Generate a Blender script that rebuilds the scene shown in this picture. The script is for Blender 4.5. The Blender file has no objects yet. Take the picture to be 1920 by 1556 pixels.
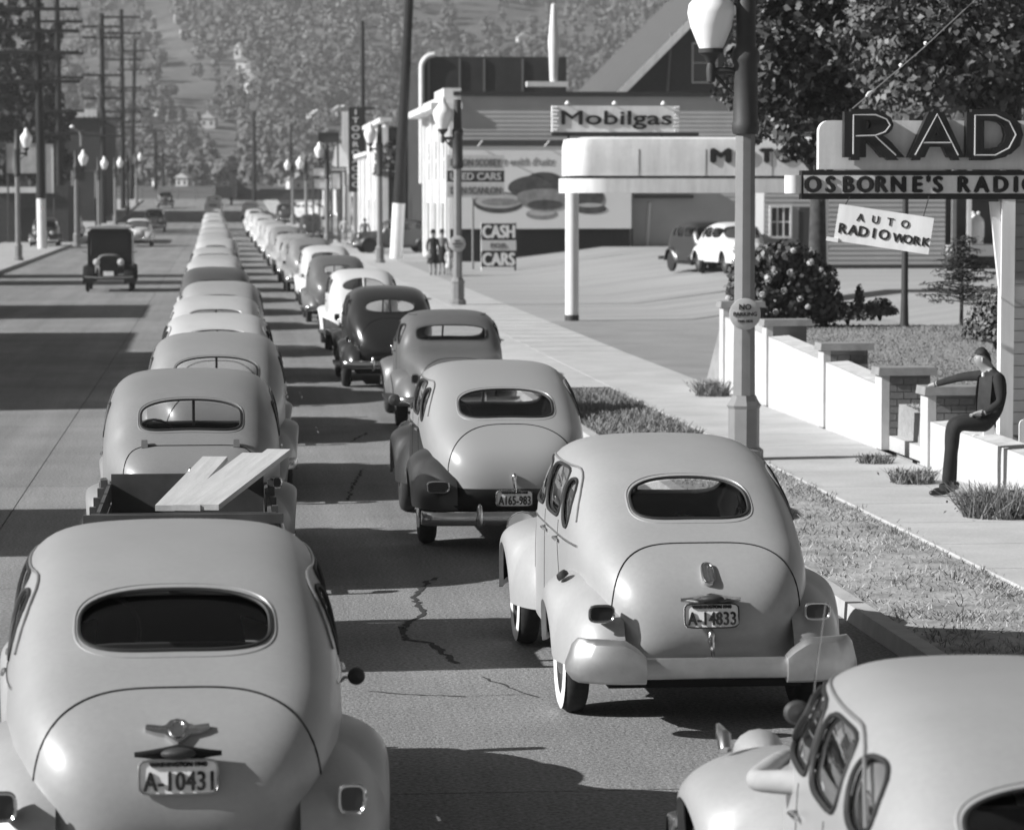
import bpy, bmesh, math, random
import numpy as np
from mathutils import Vector, Matrix
from mathutils.bvhtree import BVHTree

PI = math.pi
R = math.radians
random.seed(7)
rng = np.random.default_rng(11)
C = bpy.context.scene.collection
SC = bpy.context.scene

# ------------------------------------------------------------------ camera
CAM_H = 3.27
FPX = 5700.0
PITCH = math.atan(408 / FPX)
YAW = math.atan(545 / FPX * math.cos(PITCH))
cd = bpy.data.cameras.new('camera')
cam = bpy.data.objects.new('camera', cd)
C.objects.link(cam)
cam.location = (0, 0, CAM_H)
cam.rotation_euler = (PI / 2 - PITCH, 0, -YAW)
cd.sensor_width = 36
cd.lens = 36 * FPX / 1920
cd.clip_start = 0.3
cd.clip_end = 9000
cd.dof.use_dof = True
cd.dof.focus_distance = 22
cd.dof.aperture_fstop = 4.2
SC.camera = cam

# ------------------------------------------------------------------ light
SUN_EL, SUN_AZ = 30.0, 8.5          # azimuth: degrees behind the camera's left hand
w = bpy.data.worlds.new('World')
SC.world = w
w.use_nodes = True
nt = w.node_tree
bg = nt.nodes['Background']
sky = nt.nodes.new('ShaderNodeTexSky')
sky.sky_type = 'NISHITA'
sky.sun_disc = False
sky.sun_elevation = R(SUN_EL)
sdir = Vector((-math.cos(R(SUN_EL)) * math.cos(R(SUN_AZ)), -math.cos(R(SUN_EL)) * math.sin(R(SUN_AZ)), math.sin(R(SUN_EL))))
sky.sun_rotation = math.atan2(sdir.x, sdir.y)
# the photograph is black and white, on film that sees blue skylight only weakly: keep mostly the red part of the sky
sep = nt.nodes.new('ShaderNodeSeparateColor')
nt.links.new(sky.outputs[0], sep.inputs[0])
m1 = nt.nodes.new('ShaderNodeMath')
m1.operation = 'MULTIPLY'
m1.inputs[1].default_value = 0.8
m2 = nt.nodes.new('ShaderNodeMath')
m2.operation = 'MULTIPLY_ADD'
m2.inputs[1].default_value = 0.2
nt.links.new(sep.outputs[0], m1.inputs[0])
nt.links.new(sep.outputs[1], m2.inputs[0])
nt.links.new(m1.outputs[0], m2.inputs[2])
nt.links.new(m2.outputs[0], bg.inputs['Color'])
bg.inputs['Strength'].default_value = 0.05
sl = bpy.data.lights.new('sun', 'SUN')
sl.energy = 5.0
sl.angle = R(0.5)
sl.color = (1, 1, 1)
so = bpy.data.objects.new('sun', sl)
C.objects.link(so)
so.location = (-40, -10, 60)
so.rotation_euler = (-sdir).to_track_quat('-Z', 'Y').to_euler()
SC.view_settings.view_transform = 'Standard'
SC.view_settings.look = 'None'
SC.view_settings.gamma = 1
SC.view_settings.use_curve_mapping = False
SC.view_settings.exposure = 0.76
SC.render.engine = 'CYCLES'
SC.cycles.max_bounces = 6
SC.cycles.transparent_max_bounces = 12
SC.cycles.volume_bounces = 0
HAZE = 0.00026

# ------------------------------------------------------------------ materials
_mats = {}


def nd(t, kind, **kw):
    n = t.nodes.new(kind)
    for k, v in kw.items():
        n.inputs[k].default_value = v
    return n


def grey(name, v, rough=0.7, spec=0.4, metal=0.0, coat=0.0, var=0.0, scale=6.0, bump=0.0, bscale=60.0, two=False,
         fine=0.0, fscale=200.0, stretch=(1, 1, 1)):
    """neutral grey surface; var = broad blotches, fine = grain, bump = relief"""
    if name in _mats:
        return _mats[name]
    m = bpy.data.materials.new(name)
    m.use_nodes = True
    t = m.node_tree
    p = t.nodes['Principled BSDF']
    p.inputs['Base Color'].default_value = (v, v, v, 1)
    p.inputs['Roughness'].default_value = rough
    p.inputs['Specular IOR Level'].default_value = spec
    p.inputs['Metallic'].default_value = metal
    p.inputs['Coat Weight'].default_value = coat
    p.inputs['Coat Roughness'].default_value = 0.3
    col = None
    tc = t.nodes.new('ShaderNodeTexCoord')
    mp = t.nodes.new('ShaderNodeMapping')
    mp.inputs['Scale'].default_value = stretch
    t.links.new(tc.outputs['Object'], mp.inputs[0])
    if var > 0 or fine > 0:
        val = t.nodes.new('ShaderNodeValue')
        val.outputs[0].default_value = v
        col = val.outputs[0]
        for amt, scl, det in ((var, scale, 5.0), (fine, fscale, 3.0)):
            if amt <= 0:
                continue
            nz = nd(t, 'ShaderNodeTexNoise', Scale=scl, Detail=det, Roughness=0.6)
            t.links.new(mp.outputs[0], nz.inputs['Vector'])
            mr = t.nodes.new('ShaderNodeMapRange')
            mr.inputs['From Min'].default_value = 0.25
            mr.inputs['From Max'].default_value = 0.75
            mr.inputs['To Min'].default_value = 1 - amt
            mr.inputs['To Max'].default_value = 1 + amt
            t.links.new(nz.outputs[0], mr.inputs[0])
            mu = t.nodes.new('ShaderNodeMath')
            mu.operation = 'MULTIPLY'
            t.links.new(col, mu.inputs[0])
            t.links.new(mr.outputs[0], mu.inputs[1])
            col = mu.outputs[0]
        t.links.new(col, p.inputs['Base Color'])
    if bump > 0:
        nz = nd(t, 'ShaderNodeTexNoise', Scale=bscale, Detail=4.0)
        t.links.new(mp.outputs[0], nz.inputs['Vector'])
        b = nd(t, 'ShaderNodeBump', Strength=bump, Distance=0.02)
        t.links.new(nz.outputs[0], b.inputs['Height'])
        t.links.new(b.outputs[0], p.inputs['Normal'])
    if two:      # pressed-steel shell: paint outside, dark cloth lining inside
        g = t.nodes.new('ShaderNodeNewGeometry')
        d = nd(t, 'ShaderNodeBsdfDiffuse')
        d.inputs['Color'].default_value = (.02, .02, .02, 1)
        mx = t.nodes.new('ShaderNodeMixShader')
        t.links.new(g.outputs['Backfacing'], mx.inputs[0])
        t.links.new(p.outputs[0], mx.inputs[1])
        t.links.new(d.outputs[0], mx.inputs[2])
        t.links.new(mx.outputs[0], t.nodes['Material Output'].inputs[0])
    _mats[name] = m
    return m


def streak(m, stretch, scale, amt, lo=.35, hi=.7):
    """wear in long streaks: multiplies the colour by stretched noise"""
    t = m.node_tree
    p = t.nodes['Principled BSDF']
    src = p.inputs['Base Color'].links[0].from_socket
    tc = t.nodes.new('ShaderNodeTexCoord')
    mp = t.nodes.new('ShaderNodeMapping')
    mp.inputs['Scale'].default_value = stretch
    nz = nd(t, 'ShaderNodeTexNoise', Scale=scale, Detail=6.0, Roughness=.65)
    mr = t.nodes.new('ShaderNodeMapRange')
    for k, v in (('From Min', lo), ('From Max', hi), ('To Min', 1 - amt), ('To Max', 1.06)):
        mr.inputs[k].default_value = v
    mu = t.nodes.new('ShaderNodeMath')
    mu.operation = 'MULTIPLY'
    t.links.new(tc.outputs['Object'], mp.inputs[0])
    t.links.new(mp.outputs[0], nz.inputs['Vector'])
    t.links.new(nz.outputs[0], mr.inputs[0])
    t.links.new(src, mu.inputs[0])
    t.links.new(mr.outputs[0], mu.inputs[1])
    t.links.new(mu.outputs[0], p.inputs['Base Color'])
    return m


def glass(name, tint=0.8):
    if name in _mats:
        return _mats[name]
    m = bpy.data.materials.new(name)
    m.use_nodes = True
    t = m.node_tree
    t.nodes.remove(t.nodes['Principled BSDF'])
    tr = t.nodes.new('ShaderNodeBsdfTransparent')
    tr.inputs[0].default_value = (tint, tint, tint, 1)
    gl = t.nodes.new('ShaderNodeBsdfGlossy')
    gl.inputs['Roughness'].default_value = 0.03
    gl.inputs['Color'].default_value = (.9, .9, .9, 1)
    fr = t.nodes.new('ShaderNodeFresnel')
    fr.inputs[0].default_value = 1.5
    mx = t.nodes.new('ShaderNodeMixShader')
    t.links.new(fr.outputs[0], mx.inputs[0])
    t.links.new(tr.outputs[0], mx.inputs[1])
    t.links.new(gl.outputs[0], mx.inputs[2])
    t.links.new(mx.outputs[0], t.nodes['Material Output'].inputs[0])
    _mats[name] = m
    return m


def paint(v, rough=0.42):
    return grey('car_paint_%03d_%02d' % (round(v * 1000), round(rough * 100)), v, rough, 0.5, 0, 0.5, var=0.06, scale=2.2, fine=0.05, fscale=40, two=True)


CHROME = grey('chrome', .62, .16, .5, 1.0)
CHROME_OLD = grey('worn_chrome', .6, .24, .5, 1.0, var=.12, scale=14)
RUBBER = grey('black_rubber', .018, .65, .4)
TYRE = grey('tyre_rubber', .022, .85, .3, var=.3, scale=20)
WHITEWALL = grey('whitewall_rubber', .62, .6, .3, var=.05)
GLASS = glass('window_glass', .82)
LENS = grey('dark_red_lens', .03, .15, .6)
def two_tone(a, b):
    m = grey('two_tone_paint', a, .3, .55, 0, .4, two=True)
    t = m.node_tree
    p = t.nodes['Principled BSDF']
    tc = t.nodes.new('ShaderNodeTexCoord')
    sp = t.nodes.new('ShaderNodeSeparateXYZ')
    t.links.new(tc.outputs['Object'], sp.inputs[0])
    mr = t.nodes.new('ShaderNodeMapRange')
    for k, v in (('From Min', -.85), ('From Max', .65), ('To Min', .60), ('To Max', 1.05)):
        mr.inputs[k].default_value = v
    t.links.new(sp.outputs['Y'], mr.inputs[0])
    gt = t.nodes.new('ShaderNodeMath')
    gt.operation = 'GREATER_THAN'
    t.links.new(sp.outputs['Z'], gt.inputs[0])
    t.links.new(mr.outputs[0], gt.inputs[1])
    lt = t.nodes.new('ShaderNodeMath')
    lt.operation = 'LESS_THAN'
    lt.inputs[1].default_value = 2.5
    t.links.new(sp.outputs['Y'], lt.inputs[0])
    an = t.nodes.new('ShaderNodeMath')
    an.operation = 'MULTIPLY'
    t.links.new(gt.outputs[0], an.inputs[0])
    t.links.new(lt.outputs[0], an.inputs[1])
    mx = t.nodes.new('ShaderNodeMapRange')
    mx.inputs['To Min'].default_value = b
    mx.inputs['To Max'].default_value = a
    t.links.new(an.outputs[0], mx.inputs[0])
    t.links.new(mx.outputs[0], p.inputs['Base Color'])
    return m


BULB = grey('lamp_lens', .55, .12, .7)
DARKIN = grey('dark_cloth', .03, .9, .2)
SEAM = grey('shadow_gap', .012, .9, .1)
UNDER = grey('underbody', .015, .9, .1)
PLATE = grey('plate_enamel', .80, .45, .4, var=.12, scale=12)
PLATEFRAME = grey('plate_frame', .3, .3, .5, .8)
INK = grey('black_ink', .02, .6, .3)
SKIN = grey('skin', .26, .55, .4)
WHITE = grey('white_paint', .70, .55, .35, var=.08, scale=1.5)
CREAM = grey('cream_paint', .72, .55, .35, var=.12, scale=1.2, fine=.04, fscale=20)
streak(WHITE, (3, 3, .35), 1.6, .16)
streak(CREAM, (3, 3, .35), 1.4, .16)
OPAL = grey('opal_glass', .82, .25, .5)
IRON = grey('dark_iron', .035, .6, .4, var=.25, scale=5)
POSTPAINT = grey('lamp_post_paint', .19, .6, .3, var=.14, scale=3)
WOODPOLE = grey('creosoted_wood', .025, .9, .2, var=.35, scale=4, stretch=(6, 6, .6))
PLANKWOOD = grey('fresh_sawn_wood', .42, .75, .2, var=.16, scale=3, fine=.08, fscale=30, stretch=(8, .5, 8))
CRATEWOOD = grey('weathered_wood', .07, .85, .2, var=.3, scale=4)
LEAF = grey('leaf', .062, .5, .45, var=.35, scale=1.4)
LEAF_SUNLIT = grey('sunlit_leaf', .092, .55, .4, var=.35, scale=1.4)  # lighter copy of the leaf tone, sunlight put into the colour
BARK = grey('bark', .06, .9, .2, var=.4, scale=8)

# ------------------------------------------------------------------ object helpers


def tag(o, label=None, cat=None, group=None, kind=None):
    for k, v in (('label', label), ('category', cat), ('group', group), ('kind', kind)):
        if v:
            o[k] = v
    return o


def thing(name, label, cat, loc=(0, 0, 0), rz=0, group=None):
    o = bpy.data.objects.new(name, None)
    o.empty_display_size = 0.2
    C.objects.link(o)
    o.location = loc
    o.rotation_euler = (0, 0, rz)
    return tag(o, label, cat, group)


def sup(a, n):
    """polar superellipse (cos, sin)"""
    c, s = math.cos(a), math.sin(a)
    r = (abs(c) ** n + abs(s) ** n) ** (-1 / n)
    return r * c, r * s


class MB:
    def __init__(self):
        self.v, self.f, self.mi, self.cur = [], [], [], 0

    def add(self, vs, fs):
        b = len(self.v)
        self.v += [tuple(p) for p in vs]
        self.f += [tuple(b + i for i in q) for q in fs]
        self.mi += [self.cur] * len(fs)
        return self

    def box(self, x0, x1, y0, y1, z0, z1, rot=None, about=None, taper=0):
        t = taper
        vs = [(x0, y0, z0), (x1, y0, z0), (x1, y1, z0), (x0, y1, z0),
              (x0 + t, y0 + t, z1), (x1 - t, y0 + t, z1), (x1 - t, y1 - t, z1), (x0 + t, y1 - t, z1)]
        if rot is not None:
            c = Vector(about or ((x0 + x1) / 2, (y0 + y1) / 2, (z0 + z1) / 2))
            vs = [tuple(rot @ (Vector(p) - c) + c) for p in vs]
        return self.add(vs, [(0, 3, 2, 1), (4, 5, 6, 7), (0, 1, 5, 4), (1, 2, 6, 5), (2, 3, 7, 6), (3, 0, 4, 7)])

    def grid(self, rows, closeu=False, closev=False, flip=False):
        n, m = len(rows), len(rows[0])
        vs = [p for r in rows for p in r]
        fs = []
        for i in range(n if closeu else n - 1):
            for j in range(m if closev else m - 1):
                a, b = i * m + j, i * m + (j + 1) % m
                c, d = ((i + 1) % n) * m + (j + 1) % m, ((i + 1) % n) * m + j
                fs.append((a, d, c, b) if flip else (a, b, c, d))
        return self.add(vs, fs)

    def tube(self, pts, r, n=8, caps=True, closed=False, flat=1.0):
        pts = [Vector(p) for p in pts]
        rows = []
        up = None
        N = len(pts)
        for i, p in enumerate(pts):
            a = pts[(i - 1) % N] if (closed or i > 0) else p
            b = pts[(i + 1) % N] if (closed or i < N - 1) else p
            d = (b - a).normalized()
            if up is None:
                up = d.orthogonal().normalized()
            else:
                up = (up - d * up.dot(d))
                up = up.normalized() if up.length > 1e-6 else d.orthogonal().normalized()
            s = d.cross(up)
            rr = r[i] if isinstance(r, (list, tuple)) else r
            rows.append([tuple(p + (up * math.cos(2 * PI * k / n) + s * math.sin(2 * PI * k / n) * flat) * rr) for k in range(n)])
        b = len(self.v)
        self.grid(rows, closeu=closed, closev=True)
        if caps and not closed:
            self.f += [tuple(b + k for k in range(n))[::-1], tuple(b + (N - 1) * n + k for k in range(n))]
            self.mi += [self.cur] * 2
        return self

    def lathe(self, prof, n=16, c=(0, 0, 0), axis='z', sx=1.0):
        rows = []
        for r, z in prof:
            row = []
            for k in range(n):
                a = 2 * PI * k / n
                x, y = r * math.cos(a), r * math.sin(a)
                q = {'z': (x, y, z), 'x': (z, x, y), 'y': (y, z, x)}[axis]
                row.append((q[0] * sx + c[0], q[1] + c[1], q[2] + c[2]))
            rows.append(row)
        return self.grid(rows, closev=True)

    def ball(self, c, rx, ry, rz, n=12, m=8):
        rows = []
        for i in range(m + 1):
            a = -PI / 2 + PI * i / m
            rows.append([(c[0] + rx * math.cos(a) * math.cos(2 * PI * k / n), c[1] + ry * math.cos(a) * math.sin(2 * PI * k / n), c[2] + rz * math.sin(a)) for k in range(n)])
        return self.grid(rows, closev=True)

    def prism(self, outline, d0, d1, plane='xz'):
        """closed outline extruded; plane xz -> along y, yz -> along x, xy -> along z"""
        def P(a, b, d):
            return {'xz': (a, d, b), 'yz': (d, a, b), 'xy': (a, b, d)}[plane]
        n = len(outline)
        vs = [P(a, b, d0) for a, b in outline] + [P(a, b, d1) for a, b in outline]
        fs = [tuple(range(n)), tuple(range(2 * n - 1, n - 1, -1))]
        fs += [(i, n + i, n + (i + 1) % n, (i + 1) % n) for i in range(n)]
        return self.add(vs, fs)

    def build(self, name, mats, parent=None, smooth=True, angle=40, norm=True, loc=None, label=None, kind=None):
        me = bpy.data.meshes.new(name)
        me.from_pydata(self.v, [], self.f)
        if not isinstance(mats, (list, tuple)):
            mats = [mats]
        for m in mats:
            me.materials.append(m)
        if len(mats) > 1:
            me.polygons.foreach_set('material_index', self.mi)
        if norm:
            b = bmesh.new()
            b.from_mesh(me)
            bmesh.ops.remove_doubles(b, verts=b.verts, dist=1e-5)
            bmesh.ops.recalc_face_normals(b, faces=b.faces)
            b.to_mesh(me)
            b.free()
        me.polygons.foreach_set('use_smooth', [bool(smooth)] * len(me.polygons))
        if smooth and angle:
            me.set_sharp_from_angle(angle=R(angle))
        return link(name, me, parent, loc, label, kind)


def link(name, me, parent=None, loc=None, label=None, kind=None):
    o = bpy.data.objects.new(name, me)
    C.objects.link(o)
    if parent is not None:
        o.parent = parent
    if loc is not None:
        o.location = loc
    if label:
        o['label'] = label
    if kind:
        o['kind'] = kind
    return o


def dup(src, loc, rz=None, label=None, paintmat=None, paint2=None, scale=None):
    def cp(o, parent):
        c = o.copy()
        C.objects.link(c)
        if parent is not None:
            c.parent = parent
        if c.type == 'MESH' and paintmat is not None and c.material_slots:
            for i, s in enumerate(c.material_slots):
                if o.data.materials[i] and o.data.materials[i].name.startswith('car_paint'):
                    s.link = 'OBJECT'
                    s.material = paintmat
        for ch in o.children:
            cp(ch, c)
        return c
    r = cp(src, None)
    r.location = loc
    if rz is not None:
        r.rotation_euler = (0, 0, rz)
    if scale:
        r.scale = scale
    if label:
        r['label'] = label
    return r


def text_me(body, size=1.0, ext=0.01, off=0.0, shear=0.0, spacing=1.0, width=1.0, fit=None, bold=0.0):
    """lettering as a mesh in the xz plane facing -y, centred on the origin"""
    cu = bpy.data.curves.new('lettering', 'FONT')
    cu.body = body
    cu.size = size
    cu.extrude = ext
    cu.offset = off
    cu.shear = shear
    cu.space_character = spacing
    cu.align_x = 'CENTER'
    cu.align_y = 'CENTER'
    cu.resolution_u = 3
    o = bpy.data.objects.new('lettering', cu)
    C.objects.link(o)
    bpy.context.view_layer.update()
    me = bpy.data.meshes.new_from_object(o.evaluated_get(bpy.context.evaluated_depsgraph_get()))
    bpy.data.objects.remove(o)
    bpy.data.curves.remove(cu)
    n = len(me.vertices)
    co = np.empty(n * 3, np.float32)
    me.vertices.foreach_get('co', co)
    co = co.reshape(-1, 3)
    if n:
        lo, hi = co.min(0), co.max(0)
        co -= (lo + hi) / 2
        co[:, 0] *= width if fit is None else fit / (hi[0] - lo[0])
    out = np.stack([co[:, 0], -co[:, 2], co[:, 1]], 1)
    me.vertices.foreach_set('co', out.ravel())
    me.update()
    if bold > 0:      # heavier strokes: the same letters again, a hair to each side
        b = bmesh.new()
        for k, (dx, dz) in enumerate(((0, 0), (-bold, 0), (bold, 0), (0, bold * .6), (0, -bold * .6))):
            n0 = len(b.verts)
            b.from_mesh(me)
            b.verts.ensure_lookup_table()
            for v in b.verts[n0:]:
                v.co += Vector((dx, -.0012 * k, dz))
        b.to_mesh(me)
        b.free()
    return me


def text(body, size, mat, parent, loc, name='lettering', rot=None, **kw):
    """size = cap height roughly"""
    me = text_me(body, size * 1.38, **kw)
    me.materials.clear()
    me.materials.append(mat)
    o = link(name, me, parent, loc)
    if rot:
        o.rotation_euler = rot
    return o


# ------------------------------------------------------------------ measuring the place from the photograph's geometry
_F = Vector((math.sin(YAW) * math.cos(PITCH), math.cos(YAW) * math.cos(PITCH), -math.sin(PITCH)))
_Rt = Vector((math.cos(YAW), -math.sin(YAW), 0))
_U = _Rt.cross(_F)


def at(px, py, Y):
    d = _F + _Rt * ((px - 960) / FPX) + _U * ((778 - py) / FPX)
    return Vector((0, 0, CAM_H)) + d * (Y / d.y)


def zr(Y):
    """height of the road: almost level, then a gentle rise"""
    z = .0026 * max(0.0, Y - 60)
    t = max(0.0, Y - 200)
    return z + (t * t / 7000 if t < 60 else .514 + .0171 * (t - 60))
# ------------------------------------------------------------------ cars


def catmull(P, n):
    """dense samples along control rows (tuples), roughly even by chord"""
    P = [np.array(p, float) for p in P]
    P = [2 * P[0] - P[1]] + P + [2 * P[-1] - P[-2]]
    seg = [np.linalg.norm((P[i + 1] - P[i])[:2]) for i in range(1, len(P) - 2)]
    tot = sum(seg)
    out = []
    for i in range(1, len(P) - 2):
        k = max(2, int(round(n * seg[i - 1] / tot)))
        for j in range(k):
            t = j / k
            a, b, c, d = P[i - 1], P[i], P[i + 1], P[i + 2]
            out.append(0.5 * (2 * b + (c - a) * t + (2 * a - 5 * b + 4 * c - d) * t * t + (3 * b - a - 3 * c + d) * t ** 3))
    out.append(P[-2])
    return out


def oval(cx, cz, a, b, n=2.6, N=48, arch=0.0, skew=0.0):
    pts = []
    for k in range(N):
        c, s = sup(2 * PI * k / N, n)
        x, z = a * c, b * s
        pts.append((cx + x + skew * z, cz + z - arch * (x / a) ** 2))
    return pts


def inside(p, poly):
    x, z = p
    r = False
    j = len(poly) - 1
    for i in range(len(poly)):
        xi, zi = poly[i]
        xj, zj = poly[j]
        if (zi > z) != (zj > z) and x < (xj - xi) * (z - zi) / (zj - zi) + xi:
            r = not r
        j = i
    return r


def nearest(p, poly):
    best, q = 1e9, None
    n = len(poly)
    for i in range(n):
        ax, az = poly[i]
        bx, bz = poly[(i + 1) % n]
        dx, dz = bx - ax, bz - az
        L = dx * dx + dz * dz
        t = 0 if L == 0 else max(0, min(1, ((p[0] - ax) * dx + (p[1] - az) * dz) / L))
        c = (ax + t * dx, az + t * dz)
        d = (c[0] - p[0]) ** 2 + (c[1] - p[1]) ** 2
        if d < best:
            best, q = d, c
    return q


# control rows: y, z, half width, side y, side z      (rear axle y = 0, nose towards +y)
PROFILE = {
    # 1941 humpback sedan: long sloping tail, boot lid flowing into the back window
    'tail41': [(-.72, .36, 0.555, -.30, .36), (-.90, .50, 0.583, -.30, .36), (-.93, .72, 0.611, -.28, .36), (-.83, .93, 0.657, -.24, .36),
               (-.58, 1.10, 0.712, -.12, .36), (-.25, 1.235, 0.749, .02, .36), (.08, 1.40, 0.768, .25, .36), (.42, 1.54, 0.777, .5, .36), (.85, 1.635, 0.782, .9, .36),
               (1.35, 1.665, 0.786, 1.4, .36), (1.80, 1.63, 0.786, 1.85, .36), (2.10, 1.53, 0.777, 2.1, .36), (2.36, 1.30, 0.758, 2.3, .36),
               (2.56, 1.12, 0.722, 2.5, .36), (2.9, 1.09, 0.680, 2.9, .36), (3.4, 1.03, 0.500, 3.4, .36), (3.72, .93, 0.360, 3.7, .36),
               (3.82, .72, 0.300, 3.75, .36), (3.80, .40, 0.300, 3.72, .36)],
    # mid thirties humpback: tall roof, upright back window, separate boot bulge
    'hump36': [(-.80, .38, 0.545, -.30, .38), (-.99, .55, 0.564, -.28, .38), (-1.03, .82, 0.592, -.26, .38), (-.93, 1.04, 0.630, -.2, .38),
               (-.68, 1.20, 0.696, -.08, .38), (-.50, 1.30, 0.733, .0, .38), (-.33, 1.46, 0.752, .12, .38), (-.05, 1.63, 0.761, .3, .38), (.42, 1.73, 0.766, .6, .38),
               (1.0, 1.755, 0.771, 1.0, .38), (1.55, 1.72, 0.771, 1.55, .38), (1.85, 1.63, 0.761, 1.85, .38), (2.05, 1.40, 0.743, 2.02, .38),
               (2.22, 1.16, 0.696, 2.2, .38), (2.6, 1.12, 0.620, 2.6, .38), (3.2, 1.07, 0.420, 3.2, .38), (3.5, 1.0, 0.300, 3.5, .38),
               (3.62, .8, 0.240, 3.6, .38), (3.60, .45, 0.240, 3.58, .38)],
    # thirties slantback: one clean slope from roof to bumper
    'slant37': [(-.62, .40, 0.545, -.30, .38), (-.82, .58, 0.583, -.28, .38), (-.80, .80, 0.620, -.24, .38), (-.66, 1.02, 0.667, -.16, .38),
                (-.45, 1.22, 0.714, -.02, .38), (-.22, 1.42, 0.743, .14, .38), (.06, 1.58, 0.752, .32, .38), (.48, 1.69, 0.761, .6, .38),
                (1.0, 1.72, 0.766, 1.0, .38), (1.5, 1.69, 0.766, 1.5, .38), (1.82, 1.60, 0.761, 1.82, .38), (2.04, 1.38, 0.743, 2.0, .38),
                (2.22, 1.14, 0.696, 2.2, .38), (2.6, 1.10, 0.620, 2.6, .38), (3.2, 1.04, 0.420, 3.2, .38), (3.5, .96, 0.300, 3.5, .38),
                (3.62, .76, 0.240, 3.6, .38), (3.60, .45, 0.240, 3.58, .38)],
    # coupe with a long rounded rear deck
    'coupe38': [(-.85, .38, 0.545, -.30, .38), (-1.05, .58, 0.564, -.28, .38), (-1.02, .82, 0.602, -.24, .38), (-.75, 1.00, 0.658, -.1, .38),
                (-.35, 1.08, 0.714, .1, .38), (.12, 1.13, 0.743, .35, .38), (.32, 1.22, 0.752, .5, .38), (.48, 1.42, 0.752, .62, .38), (.72, 1.56, 0.752, .85, .38),
                (1.15, 1.63, 0.761, 1.2, .38), (1.6, 1.61, 0.761, 1.6, .38), (1.86, 1.53, 0.761, 1.86, .38), (2.08, 1.32, 0.743, 2.04, .38),
                (2.26, 1.12, 0.696, 2.2, .38), (2.6, 1.08, 0.620, 2.6, .38), (3.2, 1.02, 0.420, 3.2, .38), (3.5, .94, 0.300, 3.5, .38),
                (3.62, .76, 0.240, 3.6, .38), (3.60, .45, 0.240, 3.58, .38)],
}


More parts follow.
